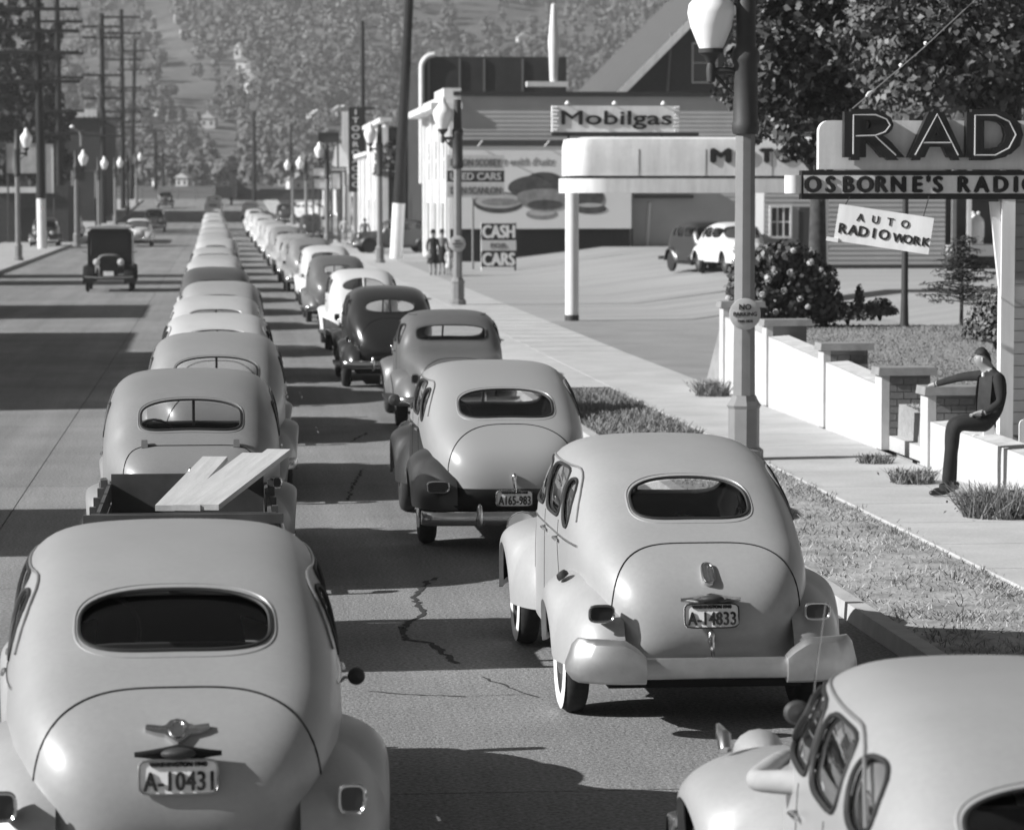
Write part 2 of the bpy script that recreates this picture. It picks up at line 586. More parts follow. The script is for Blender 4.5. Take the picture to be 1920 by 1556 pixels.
class Shell:
    """body skin as one grid sheet, with window openings cut on exact outlines"""

    def __init__(self, prof, n=3.0, NS=150, NV=34, ws=1.0, cowl=0.0):
        rows = []
        for y, z, W, yd, zd in catmull(PROFILE[prof], NS):
            half = []
            t = min(1, max(0, (yd - 2.1) / .7))
            e = n + (2.7 - n) * t
            t = min(1, max(0, (1.15 - z) / .5)) if y < .2 else 0
            e = e + (3.6 - e) * t
            cr = .055 * min(1, max(0, (z - 1.1) / .4))
            for j in range(NV + 1):
                k, q = sup(PI / 2 * j / NV, e)
                half.append((W * ws * (1 - cowl * min(1, max(0, (yd - .5) / 1.7))) * q, yd + (y - yd) * k, zd + (z - zd) * k - cr * q * q * k))
            rows.append([(-a, b, c) for a, b, c in half[:0:-1]] + half)
        m = MB().grid(rows)
        bm = bmesh.new()
        me = bpy.data.meshes.new('body')
        me.from_pydata(m.v, [], m.f)
        bm.from_mesh(me)
        bpy.data.meshes.remove(me)
        bmesh.ops.remove_doubles(bm, verts=bm.verts, dist=1e-4)
        bm.normal_update()
        top = max(bm.faces, key=lambda f: f.calc_center_median().z)
        if top.normal.z < 0:
            bmesh.ops.reverse_faces(bm, faces=bm.faces)
        bm.normal_update()
        self.bm = bm
        self.bvh = BVHTree.FromBMesh(bm)

    def hit(self, kind, a, b, off=0.0, strict=False):
        o, d = {'rear': (Vector((a, -5, b)), Vector((0, 1, 0))), 'front': (Vector((a, 9, b)), Vector((0, -1, 0))),
                'left': (Vector((-4, a, b)), Vector((1, 0, 0))), 'right': (Vector((4, a, b)), Vector((-1, 0, 0))),
                'top': (Vector((a, b, 5)), Vector((0, 0, -1)))}[kind]
        p, nrm, i, dist = self.bvh.ray_cast(o, d)
        if p is None and strict:
            return None
        if p is None:
            p, nrm, i, dist = self.bvh.find_nearest(o + d * 5)
        if nrm.dot(d) > 0:
            nrm = -nrm
        return p + nrm * off

    def cut(self, kind, poly):
        ax = {'rear': (0, 2), 'front': (0, 2), 'left': (1, 2), 'right': (1, 2)}[kind]
        xs = [p[0] for p in poly]
        zs = [p[1] for p in poly]
        kill = []
        for f in self.bm.faces:
            c = f.calc_center_median()
            p = (c[ax[0]], c[ax[1]])
            if not (min(xs) <= p[0] <= max(xs) and min(zs) <= p[1] <= max(zs)):
                continue
            n = f.normal
            if {'rear': n.y > -.1 or c.y > 1.2, 'front': n.y < .1 or c.y < 1.5, 'left': c.x > -.3, 'right': c.x < .3}[kind]:
                continue
            if inside(p, poly):
                kill.append(f)
        ks = set(kill)
        edge = {v for f in kill for v in f.verts if any(g not in ks for g in v.link_faces)}
        for v in edge:
            q = nearest((v.co[ax[0]], v.co[ax[1]]), poly)
            v.co = self.hit(kind, q[0], q[1])
        bmesh.ops.delete(self.bm, geom=kill, context='FACES')

    def line(self, kind, pts, r=.006, off=0.0, mb=None, closed=False, n=6, **kw):
        mb = mb or MB()
        P = [self.hit(kind, a, b, off, True) for a, b in pts]
        P = [p for p in P if p is not None]
        if not closed:      # stop where the surface turns away
            i = len(P) // 2
            lo = hi = i
            while lo > 0 and (P[lo - 1] - P[lo]).length < .12:
                lo -= 1
            while hi < len(P) - 1 and (P[hi + 1] - P[hi]).length < .12:
                hi += 1
            P = P[lo:hi + 1]
        if len(P) > 1:
            mb.tube(P, r, n, closed=closed, **kw)
        return mb

    def pane(self, kind, poly, inset=.014, rings=4):
        cx = sum(p[0] for p in poly) / len(poly)
        cz = sum(p[1] for p in poly) / len(poly)
        rows = []
        for i in range(rings + 1):
            t = 1 - i / rings * .98
            rows.append([tuple(self.hit(kind, cx + (a - cx) * t, cz + (b - cz) * t, -inset)) for a, b in poly])
        return MB().grid(rows, closev=True)

    def to_mesh(self, name, mats, pick=None):
        self.bm.normal_update()
        if pick:
            for f in self.bm.faces:
                f.material_index = pick(f.calc_center_median(), f.normal)
        for f in self.bm.faces:
            f.smooth = True
        me = bpy.data.meshes.new(name)
        self.bm.to_mesh(me)
        for m in mats:
            me.materials.append(m)
        return me


def fender_mb(side, yc, Lf, Lr, xi, xo, zt, zb, yw, rw, zw=.35, m=2.3, n=2.4, NT=56, NF=16, sag=0.0, lip=True):
    rows, edge = [], []
    for i in range(NT + 1):
        cy, h = sup(PI * i / NT, m)
        if h < 1e-6:
            h = 0.0
        y = yc + (Lf if cy > 0 else Lr) * cy
        d = rw * rw - (y - yw) ** 2
        zl = max(zb, zw + math.sqrt(d)) if d > 0 else zb
        top = zb + (zt - zb) * h - sag * max(0, cy) ** 2
        top = max(top, zl + .005)
        row = []
        for j in range(NF + 1):
            k, q = sup(PI / 2 * j / NF, n)
            row.append((side * (xi + (xo - xi) * h ** .75 * q), y, zl + (top - zl) * k))
        e = row[-1]
        edge.append(e)
        row.append((e[0] - side * .03, e[1], e[2] + .005))
        row.append((e[0] - side * .035, e[1], e[2] + .05))
        rows.append(row)
    mb = MB().grid(rows)
    return mb


def wheel(root, x, y, whitewall=False, r=.345, wd=.165):
    s = 1 if x > 0 else -1
    mb = MB()
    prof = []
    for k in range(14):
        c, q = sup(2 * PI * k / 14, 2.6)
        prof.append((r - .075 + .075 * c, wd / 2 * q))
    prof.append(prof[0])
    mb.lathe(prof, 28, axis='x')
    o = mb.build('wheel', [TYRE], root, loc=(x, y, r))
    if whitewall:
        MB().lathe([(r - .022, s * wd * .46), (r - .05, s * (wd / 2 + .004)), (r - .10, s * (wd / 2 + .002)), (r - .12, s * wd * .42)], 28, axis='x').build('whitewall', [WHITEWALL], o)
    m2 = MB().lathe([(r - .11, s * wd * .38), (r - .16, s * wd * .30), (r - .2, s * wd * .32), (.001, s * wd * .36)], 20, axis='x')
    m2.build('rim', [grey('wheel_paint', .05, .4)], o)
    MB().lathe([(.11, s * wd * .33), (.095, s * wd * .48), (.05, s * wd * .56), (.001, s * wd * .58)], 16, axis='x').build('hubcap', [CHROME], o)
    return o


def bumper(root, yb, half, zc, ht=.13, front=False, wrap=.16, guards=(.33,), mat=None, tall=.24, name=None, horns=False):
    s = 1 if front else -1
    rows = []
    N = 28
    for i in range(N + 1):
        u = -1 + 2 * i / N
        x = half * math.sin(u * PI / 2 * .98) / math.sin(PI / 2 * .98)
        y = yb - s * wrap * abs(u) ** 5
        row = []
        for k in range(10):
            c, q = sup(2 * PI * k / 10 + .3, 2.5)
            row.append((x, y + s * .035 * c, zc + ht / 2 * q))
        rows.append(row)
    mb = MB().grid(rows, closev=True)
    o = mb.build('bumper', [mat or CHROME_OLD], root, angle=60)
    for g in guards:
        for sg in ((-1, 1) if g else (0,)):
            m2 = MB()
            x = g * sg
            m2.ball((x, yb + s * .045, zc + .02), .035, .04, tall / 2, 10, 10)
            m2.build('bumper_guard', [mat or CHROME_OLD], o)
    if horns:       # wing guards: deep end pieces that climb over each corner of the bar
        for sg in (-1, 1):
            m2 = MB()
            rows = []
            for i in range(15):
                u = i / 14
                x = sg * (half + .03 - .46 * u)
                up = .10 * min(1, (u / .12)) ** .6 * (1 if u < .72 else max(0, 1 - (u - .72) / .28) ** .8)
                row = []
                for k in range(12):
                    c, q = sup(2 * PI * k / 12 + .26, 2.8)
                    e = min(1, .35 + u / .15)
                    row.append((x, yb - s * wrap * (1 - u) ** 3 * 1.2 + s * (.05 + .03 * e) * c + s * .012, zc - .005 + (ht / 2 + .02) * e * q + (up if q > 0 else 0) * (abs(q) ** .5)))
                rows.append(row)
            m2.grid(rows, closev=True)
            m2.f += [tuple(range(12)), tuple(14 * 12 + k for k in range(12))]
            m2.mi += [0, 0]
            m2.build('bumper_wing', [mat or CHROME_OLD], o)
    br = MB()
    for sg in (-1, 1):
        br.box(sg * half * .55 - .02, sg * half * .55 + .02, min(yb, yb - s * .28), max(yb, yb - s * .28) - .03, zc - .03, zc + .03)
    br.build('bumper_bracket', [IRON], o, smooth=False)
    return o


def plate(root, loc, number, state='WASHINGTON 1940', tilt=0.0, w_=.34, h_=.155, name='number_plate', framed=False):
    o = MB().prism(oval(0, 0, w_ / 2, h_ / 2, 7, 40), -.004, .004).build(name, [PLATE], root, smooth=False, loc=loc)
    o.rotation_euler = (tilt, 0, 0)
    rim = MB().tube([(a, -.006, b) for a, b in oval(0, 0, w_ / 2 - .004, h_ / 2 - .004, 7, 40)], .0045, 6, closed=True)
    rim.build('plate_rim', [PLATEFRAME if framed else INK], o)
    text(number, .082, INK, o, (0, -.006, -.018), ext=.002, bold=.003, fit=w_ * .86, spacing=1.05)
    text(state, .019, INK, o, (0, -.006, h_ / 2 - .024), ext=.002, bold=.004)
    return o


def side_window(sh, root, side, poly, trim=None):
    kind = 'left' if side < 0 else 'right'
    sh.pane(kind, poly).build('side_window', [GLASS], root, norm=False).name
    o = [c for c in root.children if c.name.startswith('side_window')][-1]
    sh.line(kind, poly, .011, .001, closed=True).build('window_trim', [trim or RUBBER], o)
    return o


def make_car(name, label, cat, loc, rz=0.0, group=None, prof='tail41', n=6.0, tone=.35, low=None, rear=None, split=False,
             boot=None, rf=None, ff=None, plate_no=None, plate_z=.73, plate_tilt=-.18, state='WASHINGTON 1940', framed=False, hood_lamp=True, wings=False, rtrim=None,
             whitewall=False, light=False, running=False, mirror=(), badge=None, tails=None, filler=False, belt=None, hinges=False, drip=True,
             vent=False, rough=.42, rear_y=-1.16, bumper_mat=None, mpos=(2.2, 1.16), mlen=1.0, mr=1.0, bz=.44, ws=1.0, cowl=0.0, front_face=False):
    P_ = paint(tone, rough)
    PL = paint(low, rough) if low is not None else P_
    root = thing(name, label, cat, loc, rz, group)
    sh = Shell(prof, n, *((90, 20) if light else (150, 34)), ws=ws, cowl=cowl)
    tall = prof != 'tail41'
    # openings -------------------------------------------------------------
    rear = rear or dict(cz=1.32, a=.41, b=.12, n=2.8, arch=.02)
    rp = oval(0, rear['cz'], rear['a'], rear['b'], rear.get('n', 2.8), 56, rear.get('arch', 0))
    fp = oval(0, 1.345 if not tall else 1.37, .60, .185 if not tall else .18, 4, 48, .03)
    win = []
    if prof == 'tail41':
        win = [oval(1.86, 1.32, .36, .155, 4, 40, 0, -.12), oval(1.07, 1.325, .36, .16, 4.5, 40), oval(.50, 1.285, .145, .15, 2.3, 40, 0, .5)]
    elif prof == 'coupe38':
        win = [oval(1.55, 1.31, .46, .15, 4, 40, 0, -.08), oval(.80, 1.30, .2, .14, 3, 40, 0, .3)]
    else:
        win = [oval(1.58, 1.37, .36, .165, 4.5, 40, 0, -.06), oval(.84, 1.37, .31, .165, 4.5, 40), oval(.26, 1.36, .16, .14, 2.6, 40, 0, .3)]
    sh.cut('rear', rp)
    sh.cut('front', fp)
    for poly in win:
        sh.cut('left', poly)
        sh.cut('right', poly)
    body = link('body', sh.to_mesh('body', [two_tone(tone, low) if low is not None else P_]), root)
    # panes ----------------------------------------------------------------
    o = sh.pane('rear', rp, .02).build('rear_window', [GLASS], root, norm=False)
    rt = sh.line('rear', rp, .010, .002, closed=True)
    rt.build('window_seal', [rtrim or RUBBER], o)
    sh.line('rear', oval(0, rear['cz'], rear['a'] + .022, rear['b'] + .022, rear.get('n', 2.8), 56, rear.get('arch', 0)), .007, -.002, closed=True).build('window_reveal', [P_], o)
    if split:
        sh.line('rear', [(0, rear['cz'] + rear['b'] * (1 - k / 6 * 2)) for k in range(7)], .02, 0).build('centre_bar', [P_], o)
    o = sh.pane('front', fp, .02).build('windscreen', [GLASS], root, norm=False)
    mb = sh.line('front', fp, .014, .002, closed=True)
    sh.line('front', [(0, 1.345 + .18 * (1 - k / 4)) for k in range(9)], .014, .002, mb=mb)
    mb.build('windscreen_seal', [RUBBER], o)
    if not light:
        for sd in (-1, 1):
            for poly in win:
                kind = 'left' if sd < 0 else 'right'
                o = sh.pane(kind, poly).build('side_window', [GLASS], root, norm=False)
                sh.line(kind, poly, .011, .001, closed=True).build('window_trim', [RUBBER], o)
    else:
        mb = MB()
        for sd in (-1, 1):
            for poly in win:
                p = sh.pane('left' if sd < 0 else 'right', poly, rings=1)
                mb.add(p.v, p.f)
        mb.build('side_windows', [GLASS], root, norm=False, kind='stuff')
    # inside and underside -----------------------------------------------------
    mb = MB()
    for y0 in (1.35, .32):
        rows = []
        for i in range(9):
            u = -1 + i / 4
            row = []
            for k in range(10):
                c, q = sup(2 * PI * k / 10, 3)
                row.append((.58 * u, y0 + .09 * c - .1 * (q > 0) * q, .78 + (.30 if y0 > 1 else .30) * q * (1 - .12 * u ** 4)))
            rows.append(row)
        mb.grid(rows, closev=True)
        mb.box(-.58, .58, y0 + .02, y0 + .5, .42, .62)
    mb.build('seats', [DARKIN], root)
    mb = MB().box(-.6, .6, -.72, 3.5, .26, .36)
    mb.box(-.70, .70, -.1, 2.5, .362, .40)
    mb.box(-.46, .46, -.12, .24, 1.02 if prof != 'coupe38' else .9, 1.05 if prof != 'coupe38' else .93)
    mb.tube([(x, 0, .33) for x in (-.75, .75)], .05)
    mb.tube([(x, 2.97 if not tall else 2.88, .33) for x in (-.75, .75)], .04)
    mb.ball((0, 0, .33), .14, .14, .14)
    mb.build('chassis', [UNDER], root, smooth=False)
    if not light:
        o = MB().tube([(-.36 + .2 * math.cos(a), 1.9 - .05 * math.sin(a), 1.05 + .19 * math.sin(a)) for a in [2 * PI * k / 20 for k in range(20)]], .013, 6, closed=True)
        o.build('steering_wheel', [RUBBER], root)
    # fenders and wheels --------------------------------------------------------
    rfd = dict(yc=.0, Lf=.72, Lr=.92, xi=.52, xo=.93, zt=.93, zb=.40, yw=0, rw=.37, m=2.3, n=2.3)
    ffd = dict(yc=2.98, Lf=.98, Lr=.95, xi=.40, xo=.92, zt=.93, zb=.36, yw=2.97, rw=.40, m=2.5, n=2.5)
    wy = 2.97
    if tall:
        rfd = dict(yc=-.02, Lf=.66, Lr=.82, xi=.55, xo=.90, zt=.86, zb=.36, yw=0, rw=.40, m=2.0, n=2.2)
        ffd = dict(yc=2.9, Lf=.80, Lr=.95, xi=.34, xo=.90, zt=.90, zb=.34, yw=2.88, rw=.42, m=2.0, n=2.2)
        wy = 2.88
    rfd.update(rf or {})
    ffd.update(ff or {})
    for sd in (-1, 1):
        kw = dict(NT=28, NF=8) if light else {}
        fender_mb(sd, **rfd, **kw).build('rear_fender', [PL], root)
        fender_mb(sd, **ffd, **kw).build('front_fender', [PL], root)
        for y in (0, wy):
            if light:
                MB().lathe([(.001, .075), (.3, .075), (.345, .05), (.345, -.05), (.3, -.075), (.001, -.075)], 16, axis='x').build('wheel', [TYRE], root, loc=(sd * .74, y, .345))
            else:
                wheel(root, sd * .745, y, whitewall)
        if running:
            MB().box(min(sd * .66, sd * .9), max(sd * .66, sd * .9), .5, 2.3, .30, .345).build('running_board', [RUBBER], root, smooth=False)
    # bumpers ---------------------------------------------------------------
    bumper(root, rear_y, .86, bz, horns=wings, guards=() if wings else (.34,), mat=bumper_mat)
    bumper(root, 3.98 if not tall else 3.74, .86, .46, front=True, mat=bumper_mat)
    # lamps -----------------------------------------------------------------
    for sd in (-1, 1):
        if not light:
            tx, ty, tz, tw, th = tails or (.60, -.86, .74, .045, .06)
            o = MB().prism(oval(0, 0, tw, th, 4, 24), -.03, .05).build('tail_lamp', [LENS], root, loc=(sd * tx, ty, tz), smooth=False)
            MB().tube([(a, -.03, b) for a, b in oval(0, 0, tw + .004, th + .004, 4, 24)], .009, 6, closed=True).build('tail_lamp_rim', [CHROME], o)
        # headlamp
        if tall:
            o = MB().lathe([(.001, -.24), (.05, -.22), (.11, -.06), (.118, 0)], 16, axis='y').build('headlamp', [P_ if not front_face else CHROME], root, loc=(sd * .47, 3.42, .88))
            MB().lathe([(.118, 0), (.11, .015), (.06, .035), (.001, .042)], 16, axis='y').build('headlamp_lens', [BULB], o)
        else:
            hx = .68
            o = MB().lathe([(.125, -.06), (.125, 0), (.112, .015), (.112, .02)], 18, axis='y').build('headlamp', [CHROME], root, loc=(sd * hx, 3.86, .76))
            MB().lathe([(.112, .012), (.06, .03), (.001, .036)], 16, axis='y').build('headlamp_lens', [BULB], o)
    # radiator grille: upright or horizontal bars
    mb = MB()
    if tall:
        for k in range(-5, 6):
            x = k * .035
            mb.tube([(x, 3.60 + .05 * (1 - abs(k) / 6), z) for z in (.45, .7, .98 - abs(k) * .012)], .010, 5)
        mb.tube([(a, 3.60, b) for a, b in oval(0, .72, .22, .30, 3, 24)], .02, 6, closed=True)
    else:
        for k in range(9):
            z = .46 + k * .045
            mb.tube([(x, 3.80 + .06 * (1 - (x / .4) ** 2), z) for x in (-.32 + .01 * k, -.16, 0, .16, .32 - .01 * k)], .010, 5)
    mb.build('grille', [CHROME_OLD], root)
    # seams, mouldings, furniture ----------------------------------------------
    if not light:
        mb = MB()
        for kind in ('left', 'right'):
            for ys in ((.74, .40), (1.46, 1.46), (2.26, 2.26)) if prof != 'coupe38' else ((1.04, 1.0), (2.14, 2.14)):
                sh.line(kind, [(ys[0] + (ys[1] - ys[0]) * max(0, (1.0 - z)) / .55, z) for z in [.45 + .05 * k for k in range(15)]], .005, -.002, mb=mb)
        mb.build('door_seam', [SEAM], root, kind='stuff')
        for kind in ('left', 'right'):
            for y in ((1.36, .70) if prof != 'coupe38' else (1.16,)):
                p = sh.hit(kind, y, 1.03, .028)
                q = sh.hit(kind, y, 1.03, .0)
                MB().tube([p + Vector((0, -.07, .0)), p + Vector((0, .05, 0)), q + Vector((0, .055, 0))], [.010, .012, .014], 8).build('door_handle', [CHROME], root)
            if belt:
                sh.line(kind, [(y, belt) for y in np.linspace(-.05, 2.4, 22)], .009, .002, n=6).build('belt_moulding', [CHROME if rear_y else P_], root)
            if drip:
                pts = []
                for k in range(26):
                    u = k / 25
                    y = .12 + 2.1 * u
                    zt_ = (1.50 if not tall else 1.565)
                    pts.append((y, zt_ - .30 * max(0, (.28 - u) / .28) ** 2 - .07 * max(0, (u - .75) / .25) ** 2))
                sh.line(kind, pts, .008, .004).build('drip_rail', [paint(tone * .55, rough)], root)
        for sd in mirror:
            p = sh.hit('left' if sd < 0 else 'right', *mpos)
            o = MB().tube([p, p + Vector((sd * .09 * mlen, -.02, .05)), p + Vector((sd * .17 * mlen, -.04, .05))], .008, 6).build('mirror_arm', [CHROME], root)
            MB().lathe([(.001, -.035), (.05 * mr, -.02), (.062 * mr, .0), (.055 * mr, .006), (.001, .008)][::-1], 18, c=p + Vector((sd * .19 * mlen, -.055, .06)), axis='y').build('mirror', [IRON], o)
    # boot lid ---------------------------------------------------------------
    if boot:
        pts = []
        hw, zt_, zbm = boot['hw'], boot['zt'], boot['zb']
        drop = boot.get('drop', .12)
        e = boot.get('e', 2.2)
        for k in range(73):
            c, q = sup(PI * k / 72, boot.get('n', 2.9))
            pts.append((hw * c * (1 if q > .3 else .96 + .04 * q / .3), zbm + (zt_ - zbm) * q))
        o = sh.line('rear', pts, .006, -.0005)
        o = o.build('boot_lid_seam', [SEAM], root)
        o['kind'] = 'stuff'
        if boot.get('handle', True):
            hz = boot.get('hz', .60)
            p = sh.hit('rear', 0, hz, .0)
            mb = MB()
            mb.ball((p.x, p.y - .02, p.z), .026, .03, .05, 10, 8)
            mb.tube([p + Vector((0, -.045, .01)), p + Vector((0, -.05, -.05)), p + Vector((.012, -.04, -.13))], [.014, .018, .008], 8)
            mb.build('boot_handle', [CHROME], root)
        if hinges:
            for sd in (-1, 1):
                p = sh.hit('rear', sd * hw * .68, zt_ - .005, .012)
                MB().box(p.x - .028, p.x + .028, p.y - .02, p.y + .03, p.z - .02, p.z + .045, taper=.004).build('boot_hinge', [paint(tone, rough)], root)
    if badge == 'shield':
        p = sh.hit('rear', 0, .965, .006)
        q = sh.hit('rear', 0, 1.0, .006)
        tl = math.atan2(q.y - p.y, .035)
        o = MB().prism(oval(0, 0, .042, .092, 2.8, 28), -.012, .012).build('boot_badge', [CHROME_OLD], root, loc=p, smooth=False)
        o.rotation_euler = (-tl, 0, 0)
        mb = MB()
        for k in range(3):
            mb.tube([(-.02 + .02 * k, -.014, z) for z in (-.06, .055)], .005, 6)
        mb.tube([(a, -.013, b) for a, b in oval(0, 0, .034, .083, 2.8, 28)], .004, 6, closed=True)
        mb.build('badge_relief', [CHROME], o)
    if badge == 'wings':
        p = sh.hit('rear', 0, .985, .006)
        q = sh.hit('rear', 0, 1.025, .006)
        tl = math.atan2(q.y - p.y, .04)
        out = [(.0, .062), (.03, .055), (.05, .028), (.08, .016), (.135, .03), (.138, .0), (.10, -.018), (.055, -.03), (.03, -.055), (.0, -.082)]
        out = out + [(-a, b) for a, b in out[-2:0:-1]]
        o = MB().prism(out, -.013, .012).build('boot_badge', [CHROME_OLD], root, loc=p, smooth=False)
        o.rotation_euler = (-tl, 0, 0)
        mb = MB()
        mb.tube([(a, -.015, b) for a, b in oval(0, 0, .034, .052, 2.0, 20)], .007, 6, closed=True)
        for sd in (-1, 1):
            for dz in (0, .014):
                mb.tube([(sd * .05, -.014, .005 + dz * .6), (sd * .13, -.014, .012 + dz)], .004, 5)
        mb.build('badge_relief', [CHROME], o)
    if plate_no:
        p = sh.hit('rear', 0, plate_z, .018)
        q = sh.hit('rear', 0, plate_z + .09, .018)
        o = plate(root, (p.x, min(p.y, q.y) - .008, plate_z), plate_no, state, tilt=plate_tilt, framed=framed)
        if hood_lamp:
            mb = MB()
            rows = []
            for i in range(13):
                u = -1 + i / 6
                row = []
                for k in range(8):
                    c, q2 = sup(PI * k / 7, 2.2)
                    h = .018 + .05 * (1 - abs(u)) ** 1.3
                    row.append((.185 * u, .02 - .075 * (1 - abs(u) ** 3) * (q2) * (.6 + .4 * c), .098 + h * .6 * c))
                rows.append(row)
            mb.grid(rows)
            lamp = mb.build('plate_lamp', [paint(tone, rough) if not wings else CHROME_OLD], o)
            MB().ball((0, -.035, .098), .075, .045, .026, 12, 8).build('lamp_hood', [IRON], lamp)
    if filler:
        MB().lathe([(.001, .02), (.03, .018), (.04, .0), (.04, -.02)], 16).build('fuel_cap', [RUBBER], root, loc=(-.83, -.18, .90)).rotation_euler = (0, R(-38), 0)
    root['_sh'] = 0
    del root['_sh']
    root_shells[root.name] = sh
    return root


root_shells = {}
# ------------------------------------------------------------------ ground, road, pavement


def gnd(px, py, z=0.0):
    d = at(px, py, 1.0) - Vector((0, 0, CAM_H))
    t = (z - CAM_H) / d.z
    return Vector((0, 0, CAM_H)) + d * t


ROADM = grey('worn_road_concrete', .225, .92, .25, var=.16, scale=.55, fine=.6, fscale=36, bump=.5, bscale=60)
streak(ROADM, (1.6, .05, 1), 1.0, .22)
streak(ROADM, (1, .6, 1), .35, .12)
ROADB = grey('road_joint', .05, .95, .1)
SIDEM = grey('pavement_concrete', .42, .9, .25, var=.10, scale=.9, fine=.12, fscale=30, bump=.15, bscale=40)
KERBM = grey('kerb_concrete', .36, .9, .25, var=.2, scale=3)
SOIL = grey('dry_soil', .29, .95, .1, var=.45, scale=2.5, fine=.2, fscale=30, bump=.6, bscale=20)
LAWNM = grey('lawn_soil', .24, .95, .1, var=.22, scale=1.6, fine=.2, fscale=20, bump=.5, bscale=20)
LOTM = grey('forecourt_concrete', .29, .92, .2, var=.18, scale=.35, fine=.12, fscale=14, stretch=(.35, 1.6, 1))
ASPH = grey('driveway_asphalt', .23, .92, .25, var=.16, scale=.7, fine=.2, fscale=24, bump=.2, bscale=40)
STUCCO = grey('white_stucco', .46, .85, .2, var=.08, scale=1.3, fine=.06, fscale=14, bump=.12, bscale=60)
streak(STUCCO, (1.5, 1.5, 1.0), 1.4, .10, .3, .6)
streak(SIDEM, (1, 1, 1), 1.1, .10)
CONC = grey('cap_concrete', .22, .9, .2, var=.25, scale=5)


def sheet(name, xs, ys, zf, mat, kind='structure', parent=None):
    rows = [[(x, y, zf(x, y)) for x in xs] for y in ys]
    o = MB().grid(rows).build(name, [mat], parent, angle=None, norm=False, kind=kind)
    return o


XL, XK = -9.0, 4.8
XS0, XS1 = 6.42, 8.15
ground = sheet('ground', [-740, -400, -60, -9.2, 30, 60, 400, 1140], [-50, -30, 0, 60, 190, 220, 250, 300, 350, 372, 1780],
               lambda x, y: -.16 + zr(min(y, 372)), grey('bare_ground', .2, .95, .1, var=.3, scale=.02))
road = sheet('road', [XL, -2, XK], [-30, 60, 190, 200, 210, 220, 230, 240, 250, 300, 356], lambda x, y: zr(y) - .02, ROADB)
Y = -29.0
k = 0
while Y < 354:
    L = 9.1
    for x0, x1 in ((XL, -2.206), (-2.194, XK)):
        ya, yb = Y + .009, min(Y + L, 355) - .009
        z0, z1 = zr(ya), zr(yb)
        h = .004 * math.sin(k * 5.1)
        m = MB().add([(x0, ya, z0), (x1, ya, z0), (x1, yb, z1), (x0, yb, z1), (x0, ya, z0 - .018), (x1, ya, z0 - .018), (x1, yb, z1 - .018), (x0, yb, z1 - .018)],
                     [(0, 1, 2, 3), (4, 5, 1, 0), (7, 3, 2, 6), (4, 0, 3, 7), (5, 6, 2, 1)])
        m.build('road_panel', [ROADM], road, smooth=False)
        k += 1
    Y += L

# wandering cracks in the concrete between the two lanes
def crack(pts, w0, seed):
    r = random.Random(seed)
    P = [gnd(*p) for p in pts]
    out = []
    for a, b in zip(P[:-1], P[1:]):
        n = max(2, int((b - a).length / .08))
        for i in range(n):
            q = a.lerp(b, i / n)
            out.append((q.x + r.uniform(-.025, .025), q.y + r.uniform(-.03, .03)))
    rows = []
    for i, (x, y) in enumerate(out):
        w_ = w0 * r.uniform(.4, 1.3)
        rows.append([(x - w_, y, .004), (x + w_, y + .01, .004)])
    MB().grid(rows).build('crack', [ROADB], road, smooth=False, norm=False)
crack([(822, 1083), (800, 1092), (775, 1120), (792, 1150), (752, 1180), (765, 1200), (806, 1206), (832, 1226), (862, 1246)], .028, 3)
crack([(752, 1180), (745, 1172)], .02, 5)
crack([(680, 880), (665, 905), (650, 940)], .018, 6)
crack([(690, 812), (655, 830)], .02, 8)
crack([(690, 1296), (780, 1303), (900, 1306), (1015, 1300)], .012, 9)
crack([(905, 1270), (1015, 1310)], .008, 12)

for nm, x0, x1, segs in (('kerb', XK, XK + .16, ((-30, 50), (110, 180), (180, 350))), ('far_kerb', XL - .16, XL, ((-30, 180), (180, 354)))):
    mb = MB()
    for a, b in segs:
        n = max(1, int((b - a) / 10))
        for i in range(n):
            ya, yb = a + (b - a) * i / n, a + (b - a) * (i + 1) / n
            z0, z1 = zr(ya), zr(yb)
            mb.add([(x0, ya, z0 - .2), (x1, ya, z0 - .2), (x1, yb, z1 - .2), (x0, yb, z1 - .2), (x0 + .015, ya, z0 + .13), (x1, ya, z0 + .13), (x1, yb, z1 + .13), (x0 + .015, yb, z1 + .13)],
                   [(4, 5, 6, 7), (0, 1, 5, 4), (1, 2, 6, 5), (2, 3, 7, 6), (3, 0, 4, 7)])
    mb.build('kerb', [KERBM], smooth=False, kind='structure')
sheet('verge', [XK + .16, 5.6, XS0], [-30, 5, 20, 35, 50], lambda x, y: .105, SOIL)
sheet('driveway_crossing', [XK, XK + .5, XS0], [50.0, 60, 80, 110], lambda x, y: (.02 if x < XK + .2 else .125) + zr(y), SIDEM)
pav = sheet('pavement', [XS0, XS1], [-30, 60, 190, 210, 230, 250, 350], lambda x, y: .09 + zr(y), ROADB)
Y = 5.0
while Y < 200:
    MB().box(XS0 + .006, XS1 - .006, Y + .008, Y + 1.82, .095 + zr(Y), .13 + zr(Y)).build('pavement_slab', [SIDEM], pav, smooth=False)
    Y += 1.83
lpav = sheet('left_pavement', [-13.5, XL - .16], [-30, 60, 190, 210, 230, 250, 354], lambda x, y: .125 + zr(y), grey('left_pavement_concrete', .34, .9, .2, var=.2, scale=.8))
sheet('right_pavement', [XK + .16, XS0], [110, 190, 210, 230, 250, 300, 352], lambda x, y: .125 + zr(y), SIDEM)
def lotz(x, y):
    return .11 + .68 * min(1, max(0, (x - 12) / 5.5)) + zr(y)
sheet('forecourt', [XS1, 9, 12, 15, 17.5, 24, 40, 70], [50, 58, 60, 75, 100, 140, 190, 220, 250, 352], lambda x, y: lotz(x, y), LOTM)
sheet('driveway', [XS1, 9, 12, 15], [49.0, 58, 67, 76], lambda x, y: lotz(x, y) + .012, ASPH)


